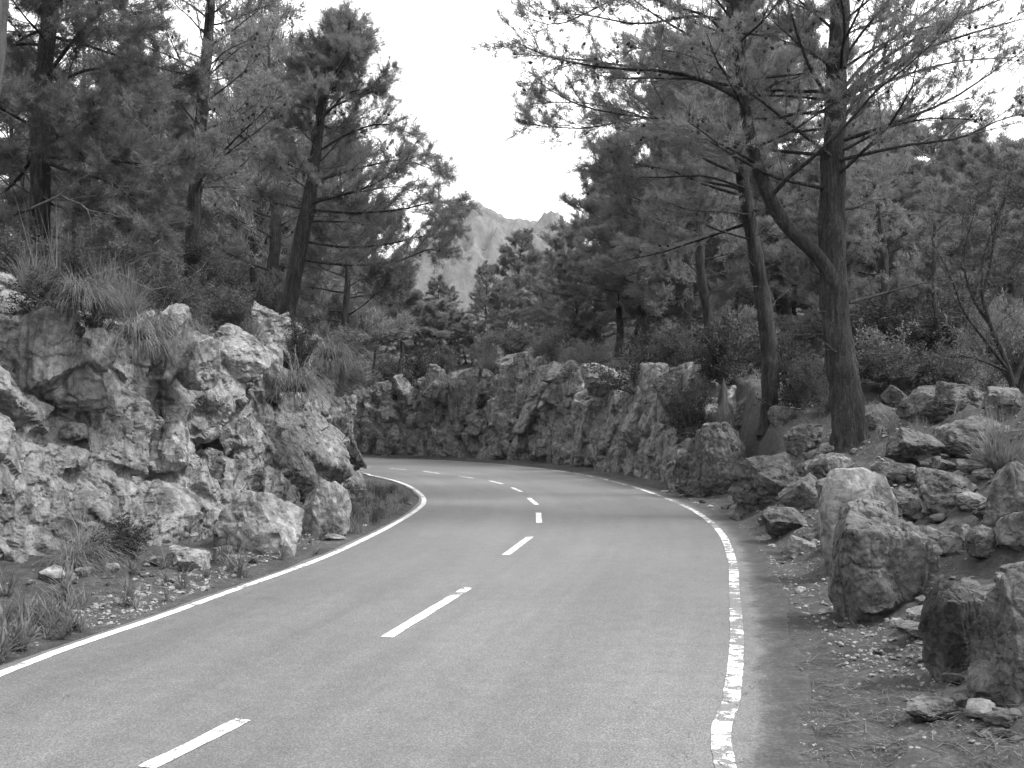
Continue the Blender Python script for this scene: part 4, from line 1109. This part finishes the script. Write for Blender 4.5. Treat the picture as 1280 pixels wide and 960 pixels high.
# ------------------------------------------------------------------ shrubs, tussocks, plants
def shrub_meshes(seed, leaf, nst=26, leaves=5200, ll=0.045, lw=0.011, spiky=0.0, hole=0.35):
    """unit shrub: about 1 m wide and 1 m tall, foot at the origin"""
    rg = np.random.default_rng(seed); st, fo = MB(), MB(); A, B = [], []
    for k in range(nst):
        a = rg.uniform(0, 6.28); el = rg.uniform(0.25, 1.45); d = np.array([math.cos(a) * math.cos(el), math.sin(a) * math.cos(el), math.sin(el)])
        L = rg.uniform(0.55, 0.95) * (0.55 + 0.45 * math.sin(el)); P = [np.array([rg.normal() * .03, rg.normal() * .03, 0])]
        for s in range(5):
            d = d + rg.normal(size=3) * 0.16; d /= np.linalg.norm(d); P.append(P[-1] + d * L / 5)
        P = np.array(P); st.tube(P, np.linspace(0.014, 0.003, 6), 4, 0)
        for s in range(2, 6):
            for _ in range(4):
                dd = d + rg.normal(size=3) * 0.8; dd /= np.linalg.norm(dd); l = rg.uniform(0.08, 0.26); A.append(P[s]); B.append(P[s] + dd * l)
    A = np.array(A); B = np.array(B); st.prisms(A, B, np.full(len(A), .004), np.full(len(A), .002), 0)
    i = rg.integers(len(A), size=leaves); u = rg.random(leaves)[:, None]
    C = A[i] + (B - A)[i] * u + rg.normal(size=(leaves, 3)) * 0.025
    D = rg.normal(size=(leaves, 3)); D[:, 2] += 0.5; T = (B - A)[i]; D += T / (np.linalg.norm(T, axis=1)[:, None] + 1e-9) * spiky; D /= np.linalg.norm(D, axis=1)[:, None]
    C[:, 2] = np.maximum(C[:, 2], 0.01)
    fo.leaves(C, D, ll * rg.uniform(0.6, 1.3, leaves), lw, rg, 0, True)
    return st.mesh('stem', ['twig_bark'], True), fo.mesh('foliage', [leaf], False)
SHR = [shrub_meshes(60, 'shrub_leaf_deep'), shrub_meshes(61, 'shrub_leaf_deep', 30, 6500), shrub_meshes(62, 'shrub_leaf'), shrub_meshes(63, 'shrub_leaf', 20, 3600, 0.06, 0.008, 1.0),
       shrub_meshes(64, 'shrub_leaf_pale', 20, 3400), shrub_meshes(65, 'shrub_leaf_pale', 26, 3600, 0.07, 0.006, 1.5)]
def shrub(px, py, wpx, hpx, v, label, d=None, group=None, depth=1.0, z=None):
    p = hit(px, py) if d is None else at(px, py, d)
    if d is not None and z is None:
        g = gz(p[0], p[1]); p[2] = max(g, p[2]) if p[2] - g < 0.8 else p[2]
    e = bpy.data.objects.new('shrub', None); COL.objects.link(e); e.empty_display_size = 0.2
    w = wpx / FPX * p[1]; h = hpx / FPX * p[1]
    e.location = p; e.scale = (w * 0.85, w * depth * 0.85, h * 1.1); e.rotation_euler = (0, 0, (px * 0.37) % 6.28)
    link('stem', SHR[v][0], e); link('foliage', SHR[v][1], e)
    return tag(e, label, 'shrub', group)
for a in [
    (66, 392, 120, 66, 0, 'dark spiny cushion shrub on top of the big pale crest slab', 12.2),
    (120, 432, 50, 60, 1, 'dark spiny shrub hanging down the gully below the cushion shrub', 12.2),
    (282, 420, 84, 62, 2, 'leafy grey shrub on the crest behind the smooth pale hump', 17.4),
    (232, 330, 70, 34, 0, 'black-leaved low shrub at the foot of the straight pine', 19.0),
    (372, 462, 52, 70, 0, 'dark spiny shrub at the foot of the leaning pine', 20.5),
    (150, 372, 130, 70, 2, 'tangled grey shrub behind the dry tussocks', 16.5),
    (210, 385, 110, 66, 3, 'twiggy shrub right of the tangled grey one on the left crest', 16.0),
    (310, 440, 70, 60, 1, 'dark shrub in the shade left of the leaning trunk', 22.0),
    (20, 345, 110, 60, 2, 'grey shrub under the dark shaggy pine at the left border', 14.5),
    (150, 700, 88, 56, 0, 'dark bushy shrub at the base of the left rock face', None),
    (92, 345, 90, 60, 3, 'twiggy shrub behind the cushion shrub under the dark pine', 15.5),
    (258, 360, 90, 60, 3, 'twiggy shrub right of the straight trunk', 21.0),
    (330, 402, 70, 60, 2, 'shaded shrub between the straight and leaning pines', 26.0),
    (420, 455, 60, 50, 4, 'pale brushy shrub at the far end of the left crest', 30.0),
    (522, 492, 70, 46, 0, 'round dark shrub on the far wall right of the umbrella-topped pine', 52.0),
    (606, 462, 66, 50, 4, 'feathery pale shrub on the crest left of the bright outcrop', 50.0),
    (640, 445, 70, 40, 2, 'grey shrub just behind the bright outcrop', 56.0),
    (690, 462, 64, 50, 4, 'pale bush on the far wall crest right of the bright outcrop', 45.0),
    (733, 462, 66, 46, 5, 'pale brushy bush right of the pale bush on the far crest', 40.0),
    (792, 492, 92, 66, 0, 'black round shrub hanging over the rock wall', 33.0),
    (866, 545, 70, 72, 1, 'dark shrub spilling over the near end of the rock wall', 25.6),
    (905, 480, 110, 90, 0, 'dark thicket shrub behind the broken stump', 26.5),
    (928, 460, 90, 60, 2, 'leafy shrub rising above the dark thicket', 30.0),
    (878, 600, 50, 46, 1, 'dark shrub standing in for the shaded recess left of the rounded light boulder', 24.0),  # dark leaves put here in place of the recess's own shade
    (1000, 512, 92, 96, 0, 'dark shrub between slender and forked pine', 22.5),
    (1014, 500, 60, 60, 2, 'mid-grey leafy bush against the forked trunk', 21.5),
    (1106, 500, 110, 62, 4, 'pale grassy bush right of the forked trunk', 24.0),
    (1100, 452, 150, 76, 1, 'wide dark bush behind the pale grassy bush', 28.0),
    (1180, 470, 120, 80, 2, 'grey bush behind the pale-stemmed young pine', 27.5),
    (1236, 470, 110, 90, 5, 'brushy pale bush behind the branching bare shrub', 25.0),
    (1150, 440, 120, 80, 0, 'deep shaded bush at the back of the right slope', 34.0),
    (1276, 500, 80, 90, 2, 'grey bush cut by the right border', 19.0),
    (968, 470, 60, 60, 1, 'dark bush tucked behind the slender trunk', 27.0),
    (845, 458, 70, 56, 2, 'grey bush on the wall crest above the pale-capped block', 32.0),
    (445, 486, 60, 40, 4, 'pale scrub at the left end of the far wall', 57.0),
    (482, 480, 50, 34, 2, 'grey scrub between the twin thin stems', 58.0),
    (548, 478, 60, 50, 2, 'grey scrub behind the round dark shrub', 58.0),
    (720, 440, 80, 46, 2, 'grey scrub deeper behind the far crest', 52.0),
    (820, 455, 80, 60, 1, 'dark scrub in the wood behind the black round shrub', 40.0),
    (1112, 492, 90, 40, 2, 'low grey bush on the bare ground right of the forked trunk', None),
    (1146, 482, 90, 50, 1, 'low dark bush before the pale-stemmed young pine', None),
    (1200, 486, 90, 46, 2, 'low grey bush left of the branching bare shrub', None),
    (1236, 494, 70, 44, 4, 'low pale bush under the branching bare shrub', None),
    (1090, 478, 80, 46, 0, 'low dark bush close behind the forked trunk', None),
    (1176, 474, 80, 44, 0, 'low dark bush behind the large square grey block', None),
    (1010, 450, 90, 60, 2, 'grey bush in the gap behind the slender and forked trunks', 36.0),
    (262, 640, 52, 70, 3, 'mossy shrub growing in the recess of the left face behind the long boulder', 14.6),
]:
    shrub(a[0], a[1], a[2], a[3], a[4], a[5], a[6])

rgw = np.random.default_rng(91)
for k in range(18):
    px = rgw.uniform(420, 512); py = rgw.uniform(614, 654); q = hit(px, py)
    if q is None or poly_sd(np.array([q[:2]]), ELs)[0][0] < 0.35: continue
    sz = rgw.uniform(11, 22); shrub(px, py, sz, sz * rgw.uniform(0.7, 1.2), [3, 2, 5][k % 3], 'low leafy weed growing on the inside of the bend', None, 'leafy weeds inside the bend')

def blades(mb, root, n, L, spread, w, rg, droop=1.0, m=0, lean=(0, 0), el=(0.5, 1.4), seg=4):
    """arched grass blades as narrow ribbons"""
    a = rg.uniform(0, 6.28, n); e = rg.uniform(el[0], el[1], n); l = L * rg.uniform(0.55, 1.15, n)
    D = np.stack([np.cos(a) * np.cos(e) + lean[0], np.sin(a) * np.cos(e) + lean[1], np.sin(e)], 1)
    P = np.array(root) + np.stack([rg.normal(size=n) * spread, rg.normal(size=n) * spread, np.zeros(n)], 1)
    S = np.cross(D, [0, 0, 1.0]); S /= np.linalg.norm(S, axis=1)[:, None] + 1e-9
    dr = droop * rg.uniform(0.5, 1.3, n)
    V = []
    for k in range(seg + 1):
        ww = w * (1 - (k / seg) ** 1.7) * 0.95 + 0.0006
        V.append(P - S * ww); V.append(P + S * ww)
        P = P + D * (l / seg)[:, None]
        D = D.copy(); D[:, 2] -= dr * 2.0 / seg * (0.3 + k / seg); D /= np.linalg.norm(D, axis=1)[:, None]
    V = np.stack(V, 1).reshape(-1, 3); st = 2 * (seg + 1)
    i = np.arange(n)[:, None] * st
    F = np.concatenate([i + np.array([[2 * k, 2 * k + 1, 2 * k + 3, 2 * k + 2]]) for k in range(seg)])
    mb.add(V, F, m)

def tussock_mesh(seed, mat, n=320, droop=0.9, lean=(0, 0), el=(0.5, 1.5), w=0.004):
    rg = np.random.default_rng(seed); mb = MB(); blades(mb, (0, 0, 0), n, 0.75, 0.06, w, rg, droop, 0, lean, el); return mb.mesh('tussock', [mat])
TUS = [tussock_mesh(70, 'dry_grass', 380), tussock_mesh(71, 'grass_blade', 380), tussock_mesh(72, 'dry_grass', 420, 2.2, (0.5, -0.3), (-0.1, 0.9)), tussock_mesh(73, 'grass_blade', 420, 2.0, (0.4, -0.3), (0.0, 1.0)),
       tussock_mesh(74, 'dry_grass', 26, 0.2, (0, 0), (1.15, 1.55), 0.003)]
def tussock(px, py, size, v, label, d=None, group=None):
    p = hit(px, py) if d is None else at(px, py, d)
    o = link('grass_tussock', TUS[v], None, p, 0 if v in (2, 3) else px % 6.28)
    s = size / FPX * p[1]; o.scale = (s, s, s)
    return tag(o, label, 'grass tussock', group)
for a in [
    (170, 424, 112, 2, 'pale grass tussock hanging like hair in the middle of the left rock face', 12.4),
    (366, 490, 110, 3, 'long grass tussock hanging down the far end of the left face', 17.0),
    (98, 372, 92, 2, 'dry straw tussock spilling over the crest beside the cushion shrub', 12.0),
    (36, 366, 80, 1, 'grass tussock on the crest at the left border', 12.0),
    (130, 398, 110, 0, 'bright dry tussock right of the spilling straw', 13.4),
    (158, 402, 100, 1, 'dark-bladed tussock between the bright dry tussock and the hanging one', 13.2),
    (200, 418, 100, 2, 'short dry tussock on the crest above the dark-faced boulder', 13.8),
    (100, 705, 120, 3, 'drooping dark tussock at the foot of the left face', None),
    (84, 712, 90, 3, 'smaller tussock left of the drooping dark one', None),
    (410, 448, 90, 2, 'pale tussock at the far tip of the left crest', 22.0),
    (312, 440, 80, 1, 'tussock beside the foot of the leaning pine', 18.2),
    (60, 340, 130, 4, 'tall straight straw stalks standing above the left crest', 13.0),
    (555, 488, 60, 3, 'grass hanging down the far wall right of the round dark shrub', 47.5),
    (1200, 545, 60, 4, 'wispy grass on the long mossy hump of the right slope', None),
    (1250, 590, 110, 0, 'arching grass blades above the tall dark boulder', None),
    (1150, 560, 50, 1, 'small tussock left of the undercut slab', None),
    (1085, 528, 40, 4, 'dry stalks beside the forked pine foot', None),
    (1040, 515, 44, 0, 'dry tuft between the two front pines on the right', None),
    (720, 456, 50, 0, 'dry grass tuft on the crest right of the pale bush', 41.0),
    (675, 452, 50, 0, 'dry grass tuft beside the bright outcrop', 45.0),
    (610, 468, 50, 0, 'dry grass tuft on the crest under the feathery shrub', 46.5),
]:
    tussock(*a)

def strap_mesh(seed, n, mat='strap_leaf'):
    rg = np.random.default_rng(seed); mb = MB(); blades(mb, (0, 0, 0), n, 0.36, 0.02, 0.0085, rg, 0.85, 0, (0, 0), (0.5, 1.45), 6); return mb.mesh('strap_leaf_plant', [mat])
STP = [strap_mesh(80, 22), strap_mesh(81, 30), strap_mesh(82, 16)]
def strap(px, py, s, v, label, group=None):
    p = hit(px, py); o = link('strap_leaf_plant', STP[v], None, p, (px * 1.7) % 6.28); o.scale = (s,) * 3
    tag(o, label, 'plant', group)
GS = 'strap-leaved plants along the left verge'
for px, py, s, v, lab in [
    (8, 745, 1.0, 1, 'strap-leaved plant at the left border below the rock face'), (32, 768, 1.15, 1, 'big strap-leaved plant with arching blades near the left border'), (84, 752, 1.0, 0, 'dark arching strap-leaved plant standing alone on the gravel'),
    (165, 716, 0.95, 1, 'pale star-shaped strap-leaved plant below the dark bushy shrub'), (205, 712, 0.9, 0, 'strap-leaved plant right of the pale star-shaped one'), (280, 705, 1.0, 1, 'strap-leaved clump before the left end of the long boulder'),
    (300, 722, 1.0, 0, 'upright strap-leaved plant by the white line before the long boulder'), (352, 700, 0.8, 0, 'strap-leaved plant before the middle of the long boulder'), (395, 694, 0.75, 2, 'small strap-leaved plant under the upright boulder')]:
    strap(px, py, s, v, lab, GS)
rg = np.random.default_rng(9)
for k in range(34):
    u = rg.random(); v = rg.random() ** 1.5
    px = -10 + 120 * u; py = 838 - 0.36 * px - 10 - v * 48
    if hit(px, py) is not None: strap(px, py, rg.uniform(0.55, 1.0), int(rg.integers(3)), 'strap-leaved plant in the dense fringe along the white line at lower left', 'fringe plants at lower left')
for k in range(26):
    u = rg.random(); px = 120 + 330 * u; py = 793 - 0.345 * (px - 120) - rg.uniform(6, 40)
    if hit(px, py) is not None: strap(px, py, rg.uniform(0.4, 0.85), int(rg.integers(3)), 'thin strap-leaved plant scattered on the gravel verge between fringe and boulders', 'scattered verge plants')

def weeds():
    """fine growth nobody would count: weeds inside the bend, dry grass on the crests, tufts under the trees"""
    rg = np.random.default_rng(12); mb = MB(); m2 = MB()
    n = 0
    while n < 260:
        px = rg.uniform(395, 526); py = rg.uniform(606, 668)
        p = hit(px, py)
        if p is None or p[2] > 0.6: continue
        e, = poly_sd(np.array([p[:2]]), ELs)
        if e[0] < 0.25: continue
        blades(mb, p, 7, rg.uniform(0.08, 0.28), 0.03, 0.006, rg, 0.5, 0, (0, 0), (0.6, 1.5), 3); n += 1
    tag(link('weeds', mb.mesh('weeds', ['grass_blade'])), 'thin weeds covering the verge on the inside of the bend', 'weeds', kind='stuff')
    mg = MB(); n = 0
    while n < 2600:
        x = rg.uniform(-13, -4.2); y = rg.uniform(10.5, 30)
        d, = poly_sd(np.array([[x, y]]), BLs[:, :2])
        if d[0] < 1.0: continue
        blades(mg, (x, y, gz(x, y) - 0.02), 9, rg.uniform(0.15, 0.5), 0.06, 0.005, rg, 0.9, int(rg.integers(2)), (0, 0), (0.3, 1.4), 3); n += 1
    tag(link('dry_grass', mg.mesh('dry_grass', ['dry_grass', 'grass_blade'])), 'rough dry grass covering the crest behind the left rock face', 'grass', kind='stuff')
    mu = MB(); n = 0
    while n < 2600:
        if rg.random() < 0.6: x = rg.uniform(4, 22); y = rg.uniform(15, 46)
        else: x = rg.uniform(-14, 8); y = rg.uniform(42, 66)
        d, = poly_sd(np.array([[x, y]]), BRs[:, :2])
        if -d[0] < 1.6: continue
        L = rg.uniform(0.15, 0.45)
        blades(mu, (x, y, gz(x, y) - 0.02), 6, L, 0.08, 0.008, rg, 0.8, int(rg.integers(2)), (0, 0), (0.3, 1.4), 3); n += 1
    tag(link('undergrowth', mu.mesh('undergrowth', ['grass_blade', 'dry_grass'])), 'low grassy undergrowth on the wooded ground beyond the right slope and far wall', 'undergrowth', kind='stuff')
weeds()

def litter():
    rg = np.random.default_rng(14); mb = MB()
    for q, cnt in [([(960, 545), (1280, 520), (1280, 700), (1000, 690)], 900), ([(1000, 700), (1280, 700), (1280, 955), (1010, 955)], 700), ([(0, 760), (290, 690), (480, 640), (120, 770)], 400)]:
        pk = quad_pick(q)
        for _ in range(cnt):
            p = hit(*pk(rg))
            if p is None: continue
            blades(mb, p + [0, 0, 0.012], 2, rg.uniform(0.06, 0.22), 0.03, rg.uniform(0.0012, 0.003), rg, 0.1, 0, (0, 0), (-0.05, 0.12), 2)
    for E, sg, cnt in ((ERs, 1, 420), (ELs, -1, 300)):
        for _ in range(cnt):
            i = rg.integers(20, 110); t = E[i + 1] - E[i]; t /= np.linalg.norm(t)
            q = E[i] + np.array([-t[1], t[0]]) * sg * (rg.random() ** 2.2 * 0.9 - 0.1) + rg.normal(size=2) * 0.2 * t
            blades(mb, (q[0], q[1], 0.006), int(rg.integers(1, 4)), rg.uniform(0.04, 0.13), 0.03, rg.uniform(0.001, 0.0022), rg, 0.02, 0, (0, 0), (0.0, 0.06), 2)
    tag(link('litter', mb.mesh('litter', ['dry_grass'])), 'pine needles and bits of twig littering the bare ground', 'litter', kind='stuff')
litter()

# fallen dead branches
def dead_branch(pts, d, r, label, seed, kids=6):
    rg = np.random.default_rng(seed); P = resample(line(pts, d), 10); mb = MB(); o = P[0].copy(); P = P - o; P += rg.normal(size=P.shape) * r * 0.6
    mb.tube(P, np.linspace(r, r * 0.35, 10), 6, 0, rough=0.15)
    for k in range(kids):
        i = rg.integers(2, 9); t = P[i] - P[i - 1]; t /= np.linalg.norm(t); dd = t + rg.normal(size=3) * 0.7; dd /= np.linalg.norm(dd); L = rg.uniform(0.25, 0.8)
        Q = [P[i]]
        for s in range(4): dd = dd + rg.normal(size=3) * 0.2; dd /= np.linalg.norm(dd); Q.append(Q[-1] + dd * L / 4)
        mb.tube(np.array(Q), np.linspace(r * 0.45, r * 0.12, 5), 4, 0)
    tag(link('dead_branch', mb.mesh('dead_branch', ['dead_wood'], True), None, o), label, 'branch')
dead_branch([(104, 350), (140, 338), (180, 322), (200, 300)], 14.5, 0.022, 'bleached dead branch lying over the scrub below the dark pine', 1)
dead_branch([(150, 342), (190, 362), (225, 352), (255, 340)], 15.0, 0.018, 'forked dead branch tangled in the scrub left of the straight pine', 2)
dead_branch([(228, 398), (240, 396), (254, 391)], 14.2, 0.014, 'short white stick on the crest rocks', 3, 1)
dead_branch([(40, 262), (75, 245), (110, 262), (150, 270)], 15.0, 0.02, 'long dead bough hanging under the dark shaggy pine', 4, 10)
dead_branch([(1105, 903), (1150, 918), (1195, 914)], 5.6, 0.006, 'thin dry stick lying on the near ground at lower right', 5, 1)
dead_branch([(1040, 505), (1032, 492), (1026, 480)], 17.5, 0.016, 'bare forked stick upright before the forked pine', 6, 3)

# broken stump
def stump():
    d = 23.1; p = at(905, 480, d); ztop = at(905, 470, d)[2]; p[2] = gz(p[0], p[1]) - 0.05; h = ztop - p[2]; rg = np.random.default_rng(3); mb = MB()
    n = 18; zs = np.linspace(0, 1, 14); V = []
    top = 0.72 + 0.28 * np.array([math.exp(-((k - 4) / 2.6) ** 2) for k in range(n)]) - 0.12 * rg.random(n)
    for z in zs:
        for k in range(n):
            a = k * 2 * math.pi / n; r = 0.23 * (1.25 - 0.38 * z) * (1 + 0.16 * math.cos(a * 3 + 1) + 0.07 * math.sin(7 * a)); V.append((r * math.cos(a), r * math.sin(a) * 0.8, -0.15 + (h + 0.15) * z * top[k]))
    F = [[r * n + k, r * n + (k + 1) % n, (r + 1) * n + (k + 1) % n, (r + 1) * n + k] for r in range(13) for k in range(n)]
    V.append((0, 0, h * 0.62)); F3 = [[13 * n + k, 13 * n + (k + 1) % n, len(V) - 1] for k in range(n)]
    me = new_mesh('tree_stump', np.array(V), [np.array(F), np.array(F3)], 'dead_wood', True)
    tag(link('tree_stump', me, None, p), 'tall broken grey tree stump beside the slender pine', 'tree stump')
stump()

# bare branching shrub at the right border
def bare_shrub():
    rg = np.random.default_rng(31); d = 17.0; st, fo = MB(), MB()
    b = at(1268, 500, d); b[2] = gz(b[0], b[1])
    A, B = [], []
    def limb(P, r):
        q = resample(P, 12) - b; st.tube(q, np.linspace(r, 0.006, 12), 6, 0, rough=0.1)
        for k in range(3, 12):
            for _ in range(3):
                dd = (q[k] - q[k - 1]); dd /= np.linalg.norm(dd); dd = dd + rg.normal(size=3) * 0.55; dd[2] += 0.2; dd /= np.linalg.norm(dd); L = rg.uniform(0.3, 0.95); p = q[k]
                for s in range(3):
                    dd = dd + rg.normal(size=3) * 0.2; dd /= np.linalg.norm(dd); A.append(p); B.append(p + dd * L / 3); p = B[-1]
    bp = [(1272, 520), (1262, 470)]
    for pts, r, dz in [([(1272, 520), (1262, 465), (1240, 410), (1228, 370), (1230, 320), (1246, 275)], 0.06, 0), ([(1262, 465), (1235, 430), (1205, 390), (1190, 350), (1165, 300)], 0.035, -0.4),
                       ([(1240, 410), (1215, 370), (1205, 320), (1222, 250)], 0.03, 0.3), ([(1232, 385), (1250, 355), (1270, 325), (1290, 290)], 0.03, 0.2), ([(1262, 465), (1225, 450), (1200, 445), (1180, 450)], 0.025, -0.5),
                       ([(1268, 480), (1285, 430), (1300, 370), (1310, 300)], 0.045, 0.3), ([(1228, 370), (1238, 330), (1245, 280), (1262, 230)], 0.025, 0.1)]:
        limb(line(pts, d, d + dz), r)
    A = np.array(A); B = np.array(B); st.prisms(A, B, np.full(len(A), .006), np.full(len(A), .003), 0)
    n = 5200; i = rg.integers(len(A), size=n); C = A[i] + (B - A)[i] * rg.random(n)[:, None] + rg.normal(size=(n, 3)) * 0.04
    D = rg.normal(size=(n, 3)); D /= np.linalg.norm(D, axis=1)[:, None]; fo.leaves(C, D, 0.05, 0.010, rg, 0, True)
    e = bpy.data.objects.new('shrub', None); COL.objects.link(e); e.location = b
    link('stem', st.mesh('stem', ['pine_bark'], True), e); link('foliage', fo.mesh('foliage', ['shrub_leaf']), e)
    tag(e, 'branching small-leaved shrub with dark bare stems at the right border', 'shrub')
bare_shrub()

# ------------------------------------------------------------------ mountain
def mountain():
    Yr = 1500.0
    sky = np.array([(-400, 420), (200, 400), (480, 330), (535, 292), (552, 258), (566, 247), (578, 245), (596, 252), (612, 260), (628, 263), (640, 268), (654, 275), (668, 273), (682, 266), (690, 262), (700, 266), (716, 282), (760, 320), (860, 350), (980, 300), (1080, 240), (1150, 205), (1195, 184), (1240, 181), (1300, 170), (1500, 190), (1900, 330)], float)
    xs = np.arange(-900, 1500, 3.5); ys = np.arange(760, 2100, 7.0)
    zr = np.interp(xs, (sky[:, 0] - 640) / FPX * Yr, CAM[2] + (HOR - sky[:, 1]) / FPX * Yr)
    pr = np.column_stack([xs, 0 * xs, 0 * xs])
    zr = zr + 2.5 * (1 - 2 * np.abs(fbm(pr * 0.035, 4, 71))) + 1.6 * fbm(pr * 0.11, 3, 72)
    X, Y = np.meshgrid(xs, ys); Z = np.tile(zr, (len(ys), 1))
    t = (Y - Yr) / np.where(Y < Yr, 740, 600)
    fall = np.where(t < 0, np.clip(1 + t, 0, 1) ** 1.25, np.clip(1 - t, 0, 1))
    P = np.column_stack([X.ravel(), Y.ravel(), np.zeros(X.size)])
    n = fbm(P * 0.006, 5, 41).reshape(X.shape); r = 1 - np.abs(fbm(P * np.array([0.022, 0.008, 1]), 5, 47)).reshape(X.shape); f = fbm(P * 0.06, 3, 43).reshape(X.shape)
    away = sstep(0, 0.25, np.abs(t))
    Z = Z * fall + (n * 36 * away + (r - 0.7) * 46 * (0.2 + 0.8 * away) + f * 11) * np.clip(fall * 3, 0, 1)
    Z = np.maximum(Z, -2 + (np.hypot(X, Y) - 120) * 0.0)
    V = np.column_stack([X.ravel(), Y.ravel(), Z.ravel()]); nx = len(xs); i = np.arange(len(ys) - 1)[:, None] * nx; j = np.arange(nx - 1)[None]
    F = np.stack([i + j, i + j + 1, i + nx + j + 1, i + nx + j], -1).reshape(-1, 4)
    tag(link('mountain', new_mesh('mountain', V, [F], 'mountain_rock', True)), 'pale hazy rocky mountain ridge beyond the trees', 'mountain', kind='structure')
mountain()

# ------------------------------------------------------------------ air, sky and light
def haze():
    bm = bmesh.new(); bmesh.ops.create_cube(bm, size=1); me = bpy.data.meshes.new('haze'); bm.to_mesh(me); bm.free()
    m = bpy.data.materials.new('haze_air'); m.use_nodes = True; t = m.node_tree; t.nodes.clear()
    o = t.nodes.new('ShaderNodeOutputMaterial'); v = t.nodes.new('ShaderNodeVolumePrincipled'); v.inputs['Density'].default_value = HAZE
    v.inputs['Color'].default_value = (0.95, 0.95, 0.95, 1); t.links.new(v.outputs[0], o.inputs['Volume'])
    me.materials.append(m); ob = link('haze', me); ob.location = (250, 1070, 248); ob.scale = (3500, 2400, 510)
    tag(ob, 'thin pale air that fades the distant mountain', 'haze', kind='stuff')
HAZE = 0.00008
if HAZE: haze()

EL_, AZ = math.radians(54), math.radians(100)      # AZ clockwise from +Y (north): light from the right and a little behind
w = bpy.data.worlds.new('World'); SC.world = w; w.use_nodes = True; t = w.node_tree; t.nodes.clear()
sky = t.nodes.new('ShaderNodeTexSky'); sky.sky_type = 'NISHITA'; sky.sun_disc = False; sky.sun_elevation = EL_; sky.sun_rotation = AZ; sky.dust_density = 4.0
bw = t.nodes.new('ShaderNodeRGBToBW'); bg = t.nodes.new('ShaderNodeBackground'); ou = t.nodes.new('ShaderNodeOutputWorld')
mx = t.nodes.new('ShaderNodeMix'); mx.data_type = 'RGBA'; mx.inputs[0].default_value = 0.55; mx.inputs[7].default_value = (12, 12, 12, 1)   # a white overcast veil over the clear sky
t.links.new(sky.outputs[0], bw.inputs[0]); t.links.new(bw.outputs[0], mx.inputs[6]); t.links.new(mx.outputs[2], bg.inputs[0]); t.links.new(bg.outputs[0], ou.inputs[0])
bg.inputs[1].default_value = 0.09
sl = bpy.data.lights.new('sun', 'SUN'); sl.energy = 1.5; sl.angle = math.radians(11); sl.color = (1, 1, 1)
so = bpy.data.objects.new('sun', sl); COL.objects.link(so)
dv = Vector((math.sin(AZ) * math.cos(EL_), math.cos(AZ) * math.cos(EL_), math.sin(EL_)))
so.rotation_euler = dv.to_track_quat('Z', 'Y').to_euler(); so.location = (30, -20, 40)

SC.view_settings.view_transform = 'Standard'; SC.view_settings.look = 'None'; SC.view_settings.exposure = 1.88; SC.view_settings.gamma = 1
SC.render.engine = 'CYCLES'
c = SC.cycles; c.max_bounces = 5; c.diffuse_bounces = 3; c.glossy_bounces = 1; c.transmission_bounces = 2; c.volume_bounces = 1; c.transparent_max_bounces = 4
c.use_denoising = True; c.use_adaptive_sampling = False; c.sample_clamp_indirect = 1.2; c.caustics_reflective = False; c.caustics_refractive = False
